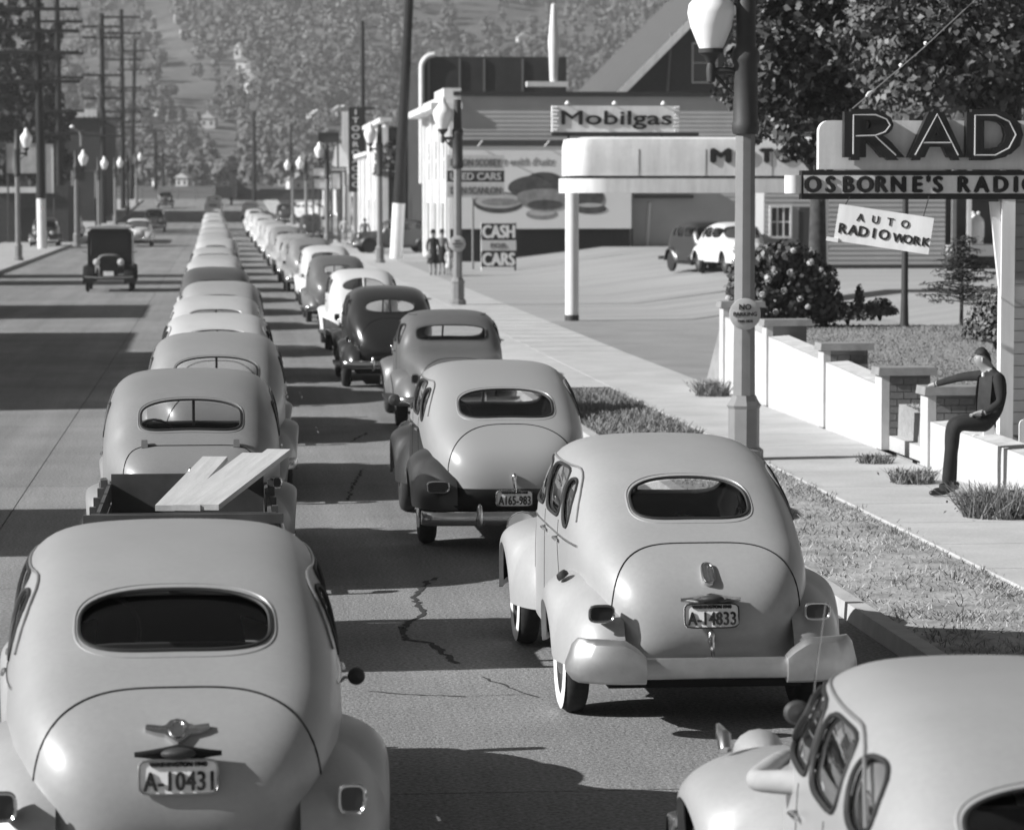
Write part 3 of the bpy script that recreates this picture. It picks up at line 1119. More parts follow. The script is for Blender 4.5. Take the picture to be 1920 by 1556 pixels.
def cards(pos, size, rg, flat=0.0, aspect=.6, nrm=None, droop=0.0, jit=.45):
    """leaf-sized folded quads as one vertex array"""
    n = len(pos)
    if nrm is None:
        d = rg.normal(size=(n, 3))
        d[:, 2] = np.abs(d[:, 2]) * (1 + flat) + flat * .3
    else:
        d = nrm + rg.normal(size=(n, 3)) * jit
    d /= np.linalg.norm(d, axis=1)[:, None] + 1e-9
    t = rg.normal(size=(n, 3))
    t -= d * (t * d).sum(1)[:, None]
    t /= np.linalg.norm(t, axis=1)[:, None] + 1e-9
    b = np.cross(d, t)
    s = (size * rg.uniform(.6, 1.25, n))[:, None]
    up = np.array([0, 0, 1.0]) * droop
    v = np.stack([pos - t * s * .5, pos - b * s * .5 * aspect + d * s * .08, pos + t * s * .5 - up * s, pos + b * s * .5 * aspect + d * s * .08], 1)
    return v.reshape(-1, 3)


def quads(name, v, mat, parent=None, kind='stuff', smooth=False):
    n = len(v) // 4
    me = bpy.data.meshes.new(name)
    me.vertices.add(n * 4)
    me.vertices.foreach_set('co', np.ascontiguousarray(v, np.float32).ravel())
    me.loops.add(n * 4)
    me.loops.foreach_set('vertex_index', np.arange(n * 4, dtype=np.int32))
    me.polygons.add(n)
    me.polygons.foreach_set('loop_start', np.arange(0, n * 4, 4, dtype=np.int32))
    me.update(calc_edges=True)
    me.validate()
    me.materials.append(mat)
    return link(name, me, parent, kind=kind)


def blades(name, x, y, z, h, rg, mat, w_=.012, lean=.35, parent=None, kind='stuff'):
    n = len(x)
    a = rg.uniform(0, 2 * PI, n)
    hh = h * rg.uniform(.5, 1.3, n)
    lx, ly = rg.normal(0, lean, n) * hh, rg.normal(0, lean, n) * hh
    p = np.stack([x, y, z], 1)
    dx = np.stack([np.cos(a), np.sin(a), np.zeros(n)], 1) * (w_ * rg.uniform(.7, 1.4, n))[:, None]
    tip = p + np.stack([lx, ly, hh], 1)
    v = np.stack([p - dx, p + dx, tip + dx * .25, tip - dx * .25], 1).reshape(-1, 3)
    return quads(name, v, mat, parent, kind)


STRAW = grey('dry_grass', .30, .8, .2, var=.3, scale=3)
GRASS = grey('lawn_grass', .18, .8, .2, var=.3, scale=1.2)
NC = 330
cx_, cy_ = rng.uniform(XK + .2, XS0, NC), 14 + 36 * rng.random(NC) ** 1.25
edge = rng.random(NC) < .35
cx_[edge] = XS0 - rng.random(edge.sum()) ** 2 * .25
N = 13000
ci = rng.integers(0, NC, N)
sg = rng.uniform(.05, .22, NC)
xx = cx_[ci] + rng.normal(0, 1, N) * sg[ci]
yy = cy_[ci] + rng.normal(0, 1, N) * sg[ci] * 1.6
keep = (xx > XK + .17) & (xx < XS0 + .06)
gr = keep & (ci % 3 == 0)
keep &= ci % 3 != 0
blades('verge_grass', xx[keep], yy[keep], np.full(keep.sum(), .10), .036, rng, STRAW, .007, .9)
blades('green_verge_grass', xx[gr], yy[gr], np.full(gr.sum(), .10), .05, rng, GRASS, .007, .7)
N = 7000
xx, yy = rng.uniform(XK + .18, XS0, N), 14 + 36 * rng.random(N)
blades('thin_verge_grass', xx, yy, np.full(N, .10), .03, rng, STRAW, .007, .9)
N = 9000
yy = rng.uniform(36, 49, N)
xx = rng.uniform(XK + .2, XS0 - .1, N)
blades('tall_verge_grass', xx, yy, np.full(N, .10), .09, rng, GRASS, .012, .6)

# ------------------------------------------------------------------ garden wall, piers, lawn
def ztop(y):
    return 1.07 + .034 * (y - 35.2)
def lawnz(x, y):
    return min(.62 + .034 * (y - 35), 1.10) + .05 * math.sin(x * .9) * math.sin(y * .5)
lawn = sheet('lawn', [8.40] + list(np.linspace(8.42, 34, 28)), list(np.linspace(16, 51, 38)) + [52.6], lambda x, y: lotz(x, y) - .1 if (x < 8.41 or y > 52) else lawnz(x, y), LAWNM)
N = 60000
yy = 30 + 21 * rng.random(N)
xx = 8.5 + rng.random(N) ** 1.3 * 9
blades('lawn_grass', xx, yy, np.array([lawnz(a, b) for a, b in zip(xx, yy)]) - .01, .035, rng, GRASS, .010, .9)
BRICK = grey('brick', .16, .9, .2, var=.3, scale=6)
PIERG = 'white piers along the garden wall'
piers = [(49.6, 'farthest white pier of the garden wall, beside the driveway'), (45.6, 'white pier just right of the tall lamp post, with a dark cap'), (41.2, 'middle white pier of the garden wall, dark flat cap'),
         (37.5, 'white brick-sided pier at the far side of the garden steps'), (35.0, 'white pier at the near side of the garden steps, beside the seated man')]
XW = 8.2
for i, (y, lab) in enumerate(piers):
    t = thing('wall_pier', lab, 'pier', (XW, y, .12), 0, PIERG)
    h = ztop(y) - .12
    MB().box(0, .10, -.19, .19, 0, h - .10).build('white_face', [STUCCO], t, smooth=False)
    MB().box(.102, .62, -.175, .19, 0, h - .10).build('core', [grey('brick_mortar', .22, .95, .1)], t, smooth=False)
    MB().box(-.05, .70, -.24, .24, h - .098, h, taper=.012).build('pier_cap', [CONC], t, smooth=False)
    if i >= 2:
        c = 0
        z = .01
        proto = MB().box(0, .168, 0, .018, 0, .078, taper=.003).build('brick', [BRICK], t, smooth=False)
        first = True
        while z < h - .19:
            x = .106 + (.0 if c % 2 else -.085)
            while x < .615:
                x0 = max(x, .106)
                if min(x + .168, .615) - x0 > .04:
                    o = proto if first else link('brick', proto.data, t)
                    first = False
                    o.location = (x0, -.193, z)
                    o.scale = ((min(x + .168, .615) - x0) / .168, 1, 1)
                x += .178
            z += .09
            c += 1
spans = [(49.4, 45.8, 'short far bay of the white garden wall, next to the driveway'), (45.4, 41.4, 'bay of the white garden wall right of the lamp post'),
         (41.0, 37.7, 'tall bright bay of the white garden wall beside the steps'), (34.8, 25.0, 'low white garden wall that the man sits on')]
for a, b, lab in spans:
    t = thing('garden_wall', lab, 'wall', (XW, a, 0), 0, 'white garden walls along the pavement')
    dz = .25 if b > 35 else .40
    za, zb = ztop(a) - dz, max(.55, ztop(b) - dz)
    MB().add([(.03, 0, 0), (.03, b - a, 0), (.03, b - a, zb), (.03, 0, za), (.36, 0, 0), (.36, b - a, 0), (.36, b - a, zb), (.36, 0, za)],
             [(0, 1, 2, 3), (4, 7, 6, 5), (0, 3, 7, 4), (1, 5, 6, 2), (3, 2, 6, 7)]).build('wall', [STUCCO], t, smooth=False)
    MB().add([(.06, 0, za + .002), (.06, b - a, zb + .002), (.34, b - a, zb + .02), (.34, 0, za + .02)], [(0, 1, 2, 3)]).build('weathered_top', [grey('weathered_stucco', .5, .9, .1, var=.3, scale=5)], t, smooth=False)
t = thing('garden_steps', 'concrete steps rising between two white piers of the garden wall', 'steps', (XW, 36.25, .12))
for i in range(3):
    MB().box(.1 + .35 * i, 1.5, -1.0, 1.05, .18 * i, .18 * (i + 1) - .003).build('step', [SIDEM], t, smooth=False)


def weeds(name, lab, x, y, z, rad, h, n, mat=GRASS, cat='weeds', group='weeds at the foot of the wall'):
    t = thing(name, lab, cat, (x, y, z), 0, group)
    r = np.sqrt(rng.random(n)) * rad
    a = rng.uniform(0, 2 * PI, n)
    blades('blades', r * np.cos(a), r * np.sin(a), np.zeros(n), h, rng, mat, .008, .6, t)
    k = n // 3
    pos = np.stack([rng.normal(0, rad * .5, k), rng.normal(0, rad * .5, k), rng.uniform(.02, h, k)], 1)
    quads('leaves', cards(pos, .045, rng), LEAF, t)
for lab, px, py, rad, h, n in (('tuft of weeds at the far wall end by the driveway', 1335, 742, .28, .22, 500), ('weeds at the foot of the near step pier', 1712, 905, .25, .14, 400),
                               ('thin weeds at the foot of the brick-sided pier', 1640, 868, .2, .1, 200), ('shaggy grass clump below the white corner post', 1873, 968, .36, .26, 1200)):
    g = gnd(px, py, .13)
    weeds('weed_clump', lab, g.x, g.y, .125, rad, h, n)

# ------------------------------------------------------------------ lamp posts
def lamp_post(px, Y, label, side=1, disc=False, tall=False, near=False, base_px=None, hz=5.28):
    x = at(px, 370, Y).x
    t = thing('street_lamp', label, 'street lamp', (x, Y, .12 + zr(Y)), 0, 'globe street lamps along the road')
    n = 12
    ht = hz + .9 if not tall else 7.4
    arm = .42
    zb = hz - .62
    prof = [(.001, 0), (.24, 0), (.24, .12), (.19, .16), (.19, .62), (.21, .66), (.17, .72), (.145, .78)]
    MB().lathe(prof, 8).build('base', [POSTPAINT], t, smooth=False)
    rows = []
    for z, r in ((.78, .135), (2.2, .125), (3.9, .118)):
        rows.append([((r * (1 if k % 2 else .93)) * math.cos(2 * PI * k / 16), (r * (1 if k % 2 else .93)) * math.sin(2 * PI * k / 16), z) for k in range(16)])
    MB().grid(rows, closev=True).build('shaft', [POSTPAINT], t, smooth=False)
    MB().lathe([(.15, 3.9), (.165, 3.95), (.165, 4.02), (.15, 4.06), (.145, zb + .1), (.165, zb + .14), (.165, zb + .25), (.12, zb + .32), (.10, ht - .4), (.001, ht - .38)], 14).build('sleeve', [IRON], t)
    mb = MB()
    mb.tube([(0, 0, zb), (-arm * .5 * side, 0, zb + .03), (-arm * side, 0, zb + .02)], .045, 8)
    mb.tube([(0, 0, zb - .35), (-arm * .45 * side, 0, zb - .22), (-arm * .9 * side, 0, zb)], .022, 6)
    mb.build('bracket', [IRON], t)
    MB().lathe([(.001, zb - .12), (.05, zb - .1), (.06, zb + .05), (.045, zb + .12), (.09, zb + .2), (.15, zb + .24), (.155, zb + .29), (.001, zb + .3)], 14, c=(-arm * side, 0, 0)).build('globe_holder', [IRON], t)
    z = zb + .29
    g = MB().lathe([(.14, z), (.175, z + .08), (.25, z + .26), (.285, z + .42), (.27, z + .52), (.19, z + .62), (.12, z + .72), (.09, z + .78), (.085, z + .84), (.06, z + .88), (.001, z + .93)], 20, c=(-arm * side, 0, 0))
    g.build('globe', [OPAL], t)
    if tall:
        for k in range(5):  # white beads standing for the sunlit left edge of the shaft, not real insulators
            MB().lathe([(.02, 0), (.03, .02), (.03, .10), (.02, .12)], 8, c=(-.16, -.06, 5.3 + k * .2)).build('insulator', [OPAL], t)
        MB().lathe([(.115, 0), (.1, ht - 5.0)], 14, c=(0, 0, 5.0)).build('upper_shaft', [IRON], t)
    if disc:
        zc = 1.76 if near else 1.75
        r_ = .19 if near else .24
        o = MB().lathe([(.001, -.165), (r_ - .01, -.165), (r_, -.16), (r_, -.15), (.001, -.145)], 28, axis='y', c=(-.02, 0, zc)).build('parking_sign', [grey('sign_grey', .42, .6, .3, var=.12, scale=8)], t, angle=30)
        for k, (s, sz) in enumerate((('NO', .07), ('PARKING', .05), ('THIS SIDE', .032))):
            text(s, sz, INK, o, (-.02, -.168, zc + .085 - .085 * k), ext=.001, bold=.002)
    return t
lamp_post(1397, 36.0, 'tall street lamp in front of the white garden wall, globe cut by the top edge', disc=True, tall=True, near=True, hz=5.24)
lamp_post(858, 87.0, 'street lamp with globe in front of the billboard, round sign on its post', disc=True, hz=5.35)
lamp_post(712, 137.0, 'street lamp with globe beside the vertical sign, by the white painted pole', hz=5.7)
lamp_post(613, 173.0, 'street lamp with globe above the stacked white boards', hz=5.4)
lamp_post(574, 212.0, 'smaller far globe lamp left of the stacked white boards', hz=5.0)
lamp_post(549, 252.0, 'far globe lamp, left of the smaller one on the right kerb', hz=4.8)
lamp_post(33, 143.0, 'street lamp with globe at the left picture edge', side=-1, hz=5.55)
for px, Y, lab in ((143, 178, 'street lamp with globe on the left, above the old truck'), (185, 219, 'left-hand globe lamp second beyond the old truck'), (216, 251, 'left-hand globe lamp third beyond the old truck'),
                   (240, 286, 'left-hand globe lamp fourth beyond the old truck'), (256, 322, 'farthest left-hand globe lamp by the dark poles')):
    lamp_post(px, Y, lab, side=-1, hz=5.0)

# ------------------------------------------------------------------ filling station canopy
CY0, CY1 = 76.0, 78.3
cx0 = at(1058, 348, CY0).x
s76 = FPX / CY0
cx1 = cx0 + 7.4
t = thing('station_canopy', 'white filling station canopy with rounded corners, stripe and dark letters', 'canopy', (cx0, CY0, 0))
def rrect(x0, x1, y0, y1, r, n=10):
    out = []
    for cx, cy, a0 in ((x1 - r, y1 - r, 0), (x0 + r, y1 - r, 90), (x0 + r, y0 + r, 180), (x1 - r, y0 + r, 270)):
        for k in range(n + 1):
            a = R(a0 + 90 * k / n)
            out.append((cx + r * math.cos(a), cy + r * math.sin(a)))
    return out
zf0, zf1, zu = at(1070, 362, CY0).z, at(1070, 335, CY0).z, at(1100, 257, CY0).z
MB().prism(rrect(0, cx1 - cx0, 0, CY1 - CY0, 1.1), zf0, zf1, 'xy').build('fascia', [WHITE], t, angle=20)
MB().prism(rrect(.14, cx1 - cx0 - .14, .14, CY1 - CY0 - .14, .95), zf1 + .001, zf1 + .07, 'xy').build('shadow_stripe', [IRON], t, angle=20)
rows = []
for dz, ins in ((.071, .12), (.8, .12), (1.0, .16), (zu - zf1 - .25, .20), (zu - zf1 - .06, .34), (zu - zf1, .5), (zu - zf1 + .01, .54)):
    rows.append([(a, b, zf1 + dz) for a, b in rrect(ins, cx1 - cx0 - ins, ins, CY1 - CY0 - ins, .6)])
m = MB().grid(rows, closev=True)
m.f.append(tuple(range((len(rows) - 1) * len(rows[0]), len(rows) * len(rows[0]))))
m.mi.append(0)
m.build('parapet', [CREAM], t, angle=50)
for x in (1.9, 3.6, 5.3):
    MB().box(x - .008, x + .008, .112, .125, zf1 + .08, zu - .3).build('panel_joint', [POSTPAINT], t, smooth=False)
for px, ch in ((1353, 'M'), (1400, 'O'), (1439, 'T'), (1474, 'O'), (1516, 'R')):
    p = at(px, 292, CY0)
    text(ch, .34, INK, t, (p.x - cx0, .105, p.z), 'letter', ext=.012, bold=.045, width=1.55 if ch == 'M' else 1.1)
for x, y in ((.25, .45), (at(1404, 370, CY0 + .45).x - cx0, .45), (cx1 - cx0 - .5, 1.7)):
    p = MB().lathe([(.17, .3), (.17, zf0 + .002)], 18, c=(x, y, 0)).build('post', [WHITE], t)
    MB().lathe([(.18, .0), (.18, .3)], 18, c=(x, y, 0)).build('post_foot', [IRON], p)
t = thing('fuel_sign', 'long white Mobilgas sign with ridged ends on top of the canopy', 'sign', (at(1154, 222, 77).x, 77, 0))
za, zb = at(1154, 248, 77).z, at(1154, 199, 77).z
hwid = 121 / (FPX / 77)
o = MB().box(-hwid, hwid, -.09, .09, za, zb).build('panel', [WHITE], t, smooth=False)
for sd in (-1, 1):
    for k in range(7):
        z = za + (zb - za) * (k + .5) / 7
        MB().tube([(sd * hwid * .985, -.10, z), (sd * hwid * (.90 if k % 2 else .92), -.105, z)], .03, 6).build('end_ridge', [WHITE], t)
MB().box(-hwid, hwid + .5, -.05, .05, za - .1, za - .012).build('base_rail', [IRON], t, smooth=False)
text('Mobilgas', .36, INK, t, (.02, -.10, (za + zb) / 2 - .03), ext=.012, bold=.010, fit=hwid * 1.72)
for x in (-1.25, -.05, 1.2):
    MB().tube([(x, 0, zb), (x, -.2, zb + .05)], .012, 6).build('lamp_arm', [IRON], t)
    MB().lathe([(.02, .06), (.07, .0), (.075, -.03), (.001, -.02)], 12, c=(x, -.22, zb + .06)).build('lamp_shade', [WHITE], t)
for x in (-1.2, 0, 1.2):
    MB().tube([(x, 0, za - .1), (x, 0, zf1 + .9)], .03, 6).build('support', [IRON], t)

# ------------------------------------------------------------------ radio shop signs at the right
YS = 33.0
def S(px, py, Y=YS):
    return at(px, py, Y)
o0 = S(1535, 318)
t = thing('radio_sign', 'big light sign board with black block letters RADIO edged by pale neon tubes', 'sign', (o0.x, YS, 0))
zl, zh = S(1535, 318).z, S(1535, 226).z
W_ = 3.6
out = [(0, zl), (W_, zl), (W_, zh)] + [(.12 - .12 * math.sin(R(90) * k / 6), zh - .12 + .12 * math.cos(R(90) * k / 6)) for k in range(7)]
MB().prism(out, .0, .12).build('backboard', [CREAM], t, smooth=False)
x_letters = {'R': ((1578, 1692), 'R'), 'A': ((1697, 1803), 'A'), 'D': ((1806, 1912), 'D'), 'I': ((1925, 1960), 'I'), 'O': ((1970, 2080), 'O')}
zb_, zt_ = S(1600, 301).z, S(1600, 205).z
for ch, ((a, b), _) in x_letters.items():
    xa, xb = S(a, 300).x - o0.x, S(b, 300).x - o0.x
    me = text_me(ch, 1.0, ext=.06, bold=.07)
    co = np.array([v.co for v in me.vertices])
    lo, hi = co.min(0), co.max(0)
    for v in me.vertices:
        v.co = Vector(((v.co.x - lo[0]) / (hi[0] - lo[0]) * (xb - xa) + xa, v.co.y - .08, (v.co.z - lo[2]) / (hi[2] - lo[2]) * (zt_ - zb_) + zb_))
    me.materials.clear()
    me.materials.append(grey('sign_black', .015, .4, .4))
    L = link('letter', me, t)
    w2, h2 = xb - xa, zt_ - zb_
    P2 = lambda u, v: (xa + u * w2, -.165, zb_ + v * h2)
    strokes = {'R': [[(.14, .12), (.14, .88), (.5, .88), (.68, .8), (.74, .68), (.66, .55), (.5, .48), (.18, .47)], [(.5, .47), (.84, .1)]],
               'A': [[(.12, .1), (.5, .9), (.88, .1)], [(.26, .34), (.74, .34)]],
               'D': [[(.14, .1), (.14, .88), (.5, .88), (.74, .76), (.86, .5), (.74, .24), (.5, .1), (.14, .1)]],
               'I': [[(.5, .1), (.5, .9)]], 'O': [[(.5 + .36 * math.cos(a), .5 + .38 * math.sin(a)) for a in [2 * PI * k / 20 for k in range(21)]]]}[ch]
    for st in strokes:
        MB().tube([P2(u, v) for u, v in st], .0085, 6).build('neon_tube', [grey('unlit_neon_glass', .5, .3, .5)], L)
t2 = thing('shop_sign', "long black framed strip sign reading OSBORNE'S RADIO in black on white", 'sign', (S(1472, 345).x, YS - .03, 0))
za, zb2 = S(1500, 374).z, S(1500, 320).z
W2 = 3.95
MB().box(.18, W2, .0, .16, za, zb2).build('frame', [grey('sign_black', .015, .4, .4)], t2, smooth=False)
zi0, zi1 = S(1500, 363).z, S(1500, 329).z
MB().box(.20, W2 - .05, -.008, -.002, zi0, zi1).build('light_panel', [CREAM], t2, smooth=False)
MB().lathe([(.001, zi0 - .0), (.10, zi0), (.10, zi1), (.001, zi1)], 18, c=(.10, .07, 0)).build('rounded_end', [WHITE], t2)
for px, ch in ((1523, 'O'), (1556, 'S'), (1590, 'B'), (1621, 'O'), (1652, 'R'), (1683, 'N'), (1719, 'E'), (1739, "'"), (1757, 'S'), (1806, 'R'), (1839, 'A'), (1875, 'D'), (1903, 'I'), (1930, 'O')):
    p = S(px, 346)
    text(ch, .175, INK, t2, (p.x - t2.location.x, -.012, p.z + (.06 if ch == "'" else 0)), 'letter', ext=.004, bold=.016, width=.95)
# tilted hanging board
YA = 32.5
c = at(1657, 430, YA)
t3 = thing('hanging_sign', 'tilted white board reading AUTO RADIO WORK', 'sign', tuple(c), 0)
t3.rotation_euler = (0, R(8.5), R(-14))
hw3, hh3 = 88 / (FPX / YA) / math.cos(R(14)), 35 / (FPX / YA)
MB().box(-hw3, hw3, -.015, .015, -hh3, hh3).build('board', [WHITE], t3, smooth=False)
MB().box(-hw3 - .08, -hw3 + .05, -.03, .02, -hh3 - .015, -hh3 + .03).build('bottom_batten', [WHITE], t3, smooth=False)
kA = YA / 40
for s, x, z, sz, dx, b_ in (('AUTO', -.03, .11, .105, .19, .003), ('RADIO', -.26, -.07, .135, .132, .008), ('WORK', .40, -.085, .115, .115, .008)):
    for i, ch in enumerate(s):
        text(ch, sz * kA, INK, t3, ((x + (i - (len(s) - 1) / 2) * dx * 1.05) * kA, -.018, z * kA), 'letter', ext=.002, bold=b_ * kA)
for sx in (-.45, .4):
    MB().tube([(sx, 0, hh3), (sx + .02, .45, hh3 + .10 + .12 * (sx > 0))], .006, 5).build('chain', [IRON], t3)
g = at(1696, 565, 50)
t4 = thing('sign_pole', 'dark slim pole standing on the lawn behind the tilted board', 'pole', (g.x, 50, lawnz(g.x, 50)))
MB().lathe([(.075, 0), (.06, .5), (.05, 2.35), (.001, 2.36)], 10).build('shaft', [IRON], t4)
# white corner post, bracket and pickets
g = at(1882, 930, YS + .05)
t5 = thing('corner_post', 'white square post carrying the radio signs at the right edge', 'post', (g.x, YS + .05, .12))
MB().box(-.075, .075, -.075, .075, 0, S(1880, 374).z - .12).build('post', [WHITE], t5, smooth=False)
MB().prism([(-.08, 3.1), (-.2, 3.1), (-.08, 2.1)], -.03, .03).build('bracket', [WHITE], t5, smooth=False)
MB().box(.08, .34, -.03, .03, 2.02, 2.16).build('cross_rail', [WHITE], t5, smooth=False)
t6 = thing('picket_gate', 'white round-topped pickets at the foot of the corner post', 'gate', (g.x, YS - .12, .12))
for k in range(4):
    x0 = -.42 + .135 * k if k < 2 else .12 + .15 * (k - 2)
    hgt = .48 + (.16 if k >= 1 else 0)
    out = [(x0, 0), (x0 + .12, 0)] + [(x0 + .06 + .06 * math.cos(R(180) * j / 8), hgt + .06 * math.sin(R(180) * j / 8)) for j in range(9)]
    MB().prism(out, -.015, .015).build('picket', [WHITE], t6, smooth=False)
MB().box(-.42, .5, .016, .05, .3, .37).build('rail', [WHITE], t6, smooth=False)
t7 = thing('shop_wall', 'grey boarded wall cut off by the right picture edge', 'wall', (g.x + .12, YS + .2, .12))
for k in range(21):
    MB().box(0, 5, 0, .03, .5 + .13 * k, .5 + .13 * k + .122).build('board', [grey('grey_boards', .3, .8, .2, var=.1)], t7, smooth=False)
MB().box(.01, 5, .032, .2, 0, 3.15).build('wall', [grey('grey_boards', .3, .8, .2, var=.1)], t7, smooth=False)
MB().box(-.1, 5, -.1, .3, 3.16, 3.24).build('roof', [IRON], t7, smooth=False)
# guy wire with insulators
t8 = thing('guy_wire', 'pale stay wire with insulators rising from the radio sign', 'cable', (0, 0, 0))
a, b = S(1596, 206), S(1850, -20, 37)
MB().tube([a, a.lerp(b, .5) + Vector((0, 0, -.03)), b], .007, 5).build('wire', [grey('galvanised_wire', .45, .4, .4, .6)], t8)
for u, L in ((.12, .1), (.34, .03), (.52, .03)):
    p = a.lerp(b, u)
    d = (b - a).normalized() * L
    MB().tube([p - d, p, p + d], [.012, .026, .012], 8).build('insulator', [OPAL], t8)
# ------------------------------------------------------------------ buildings on the right
BOARD = grey('painted_boards', .36, .85, .2, var=.12, scale=.6)
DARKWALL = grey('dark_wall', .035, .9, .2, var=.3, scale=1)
PANE = grey('dark_pane', .02, .12, .6)


def siding(root, x0, x1, y, z0, z1, pitch, mat, name='siding'):
    mb = MB()
    z = z0
    while z < z1 - .01:
        h = min(pitch, z1 - z)
        mb.add([(x0, y - .022, z), (x1, y - .022, z), (x1, y, z + h), (x0, y, z + h), (x0, y, z), (x1, y, z)], [(0, 1, 2, 3), (5, 4, 3, 2), (0, 4, 5, 1)][:1] + [(0, 4, 5, 1)])
        z += pitch
    return mb.build(name, [mat], root, smooth=False, norm=False, kind='stuff')


def window(root, x, y, z, w_, h, nx=2, ny=2, frame=None, name='window', depth=.05):
    """a window in a wall facing -y"""
    fr = frame or WHITE
    o = MB().box(x - w_ / 2, x + w_ / 2, y - .004, y + .01, z, z + h).build(name, [PANE], root, smooth=False)
    mb = MB()
    f = .07
    for b in ((x - w_ / 2 - f, x - w_ / 2, z - f, z + h + f), (x + w_ / 2, x + w_ / 2 + f, z - f, z + h + f), (x - w_ / 2, x + w_ / 2, z + h, z + h + f), (x - w_ / 2, x + w_ / 2, z - f, z)):
        mb.box(b[0], b[1], y - depth, y + .012, b[2], b[3])
    mb.build('frame', [fr], o, smooth=False, kind='stuff')
    for k in range(1, nx):
        xx = x - w_ / 2 + w_ * k / nx
        MB().box(xx - .025, xx + .025, y - .03, y - .005, z, z + h).build('mullion', [fr], o, smooth=False)
    for k in range(1, ny):
        zz = z + h * k / ny
        MB().box(x - w_ / 2, x + w_ / 2, y - .027, y - .006, zz - .02, zz + .02).build('transom', [fr], o, smooth=False)
    return o


# billboard building with white street front
YB = 140.0
xb0, xb1 = at(842, 300, YB).x, at(1392, 300, YB).x
zt = at(900, 170, YB).z
t = thing('boarded_building', 'grey boarded building with white street front and flat cornice', 'building', (xb0, YB, 0))
Wd = xb1 - xb0
siding(t, .25, Wd, 0, .1, zt - .25, .20, BOARD)
MB().box(.25, Wd, .005, 18, 0, zt - .25).build('wall', [BOARD], t, smooth=False)
MB().box(.2, Wd + .2, -.18, 18.1, zt - .249, zt - .05).build('roof_edge', [grey('tar', .03, .9, .2)], t, smooth=False)
MB().box(0, .249, -.02, 18.2, 0, zt - .1).build('street_front', [WHITE], t, smooth=False)
zc = at(830, 205, YB).z
MB().box(-.85, .6, -.25, 18.4, zc, zc + .30).build('cornice', [WHITE], t, smooth=False)
MB().box(-.25, .55, -.12, 6, zc + .301, zt + .1).build('cornice_block', [WHITE], t, smooth=False)
for k, y in enumerate((.12, 5.2, 10.2, 15.5)):
    MB().box(-.16, -.002, y, y + .75, 0, zc - .002).build('pilaster', [WHITE], t, smooth=False)
for y in (1.2, 6.4, 11.4):
    o = MB().box(-.03, -.003, y, y + 3.2, .6, 3.0).build('shop_window', [PANE], t, smooth=False)
    MB().box(-.05, -.031, y + 1.55, y + 1.65, .6, 3.0).build('mullion', [WHITE], o, smooth=False)
    o = MB().box(-.03, -.003, y + .6, y + 2.4, 4.1, 6.0).build('upper_window', [PANE], t, smooth=False)
    MB().box(-.05, -.031, y + .6, y + 2.4, 5.0, 5.08).build('sash_bar', [WHITE], o, smooth=False)
MB().tube([(at(1212, 400, YB).x - xb0, -.05, .4), (at(1218, 400, YB).x - xb0, -.05, at(1215, 380, YB).z)], .08, 8).build('downpipe', [grey('pale_pipe', .5, .6)], t)
MB().box(at(1190, 0, YB).x - xb0, at(1300, 0, YB).x - xb0, -.3, -.03, at(0, 372, YB).z, at(0, 366, YB).z).build('ledge', [IRON], t, smooth=False)

# food billboard
YBB = 139.2
bx0, bx1 = at(846, 350, YBB).x, at(1184, 350, YBB).x
bz0, bz1 = at(0, 430, YBB).z, at(0, 273, YBB).z
t = thing('billboard', 'pale advertising billboard with painted bowl and pies and script lettering', 'billboard', ((bx0 + bx1) / 2, YBB, 0))
bw2 = (bx1 - bx0) / 2
MB().box(-bw2, bw2, 0, .12, bz0, bz1).build('panel', [grey('billboard_paper', .66, .7, .2, var=.05, scale=.5)], t, smooth=False)
MB().box(-bw2 - .1, bw2 + .1, -.05, .3, bz1 + .01, bz1 + .27).build('top_frame', [IRON], t, smooth=False)
for px in (898, 1023):
    x = at(px, 266, YBB).x - t.location.x
    MB().tube([(x - .05, -.06, bz1), (x + .12, -.5, bz1 + .25)], .03, 6).build('flood_arm', [WHITE], t)
mb = MB()
x = -bw2
while x < bw2:
    mb.box(x, x + .09, .05, .09, .15, bz0 - .02)
    x += .16
mb.build('lattice', [grey('dark_lattice', .025, .9, .1)], t, smooth=False, kind='stuff')
MB().box(-bw2, bw2, .6, .62, .1, bz0 - .03).build('lattice_backing', [grey('dark_lattice', .025, .9, .1)], t, smooth=False)
s139 = FPX / YBB
pic = MB()
PICM = [grey('print_dark', .07, .7, .2, var=.5, scale=2.2), grey('print_mid', .22, .7, .2, var=.35, scale=2.5), grey('print_light', .42, .7, .2, var=.15, scale=2)]
def ell(px, py, a, b, tone_, layer, top=1.0, n=2.0):
    pic.cur = tone_
    p = at(px, py, YBB)
    out = []
    for k in range(32):
        c, s = sup(2 * PI * k / 32, n)
        out.append((p.x - t.location.x + a / s139 * c, p.z + b / s139 * s * (top if s > 0 else 1)))
    pic.prism(out, -.004 * layer - .004, -.004 * layer - .002)
ell(935, 380, 48, 20, 0, 1)
ell(935, 377, 44, 14, 2, 2)
ell(938, 379, 36, 7, 1, 3)
ell(1018, 352, 66, 24, 0, 3, 1.0)
ell(1020, 338, 34, 15, 0, 4)
ell(1022, 368, 54, 28, 1, 4, .5)
ell(1022, 384, 34, 9, 0, 5)
ell(1016, 402, 30, 10, 1, 1)
ell(1016, 399, 25, 6, 2, 2)
ell(1100, 375, 36, 26, 1, 1)
ell(1104, 370, 28, 20, 0, 2)
ell(1108, 392, 30, 9, 0, 3)
ell(1106, 385, 24, 4, 2, 4)
pic.build('print', PICM, t, smooth=False, kind='stuff')
text('on with fruits', .36, PICM[1], t, (at(985, 302, YBB).x - t.location.x, -.012, at(0, 302, YBB).z), shear=.45, ext=.003, bold=.006)

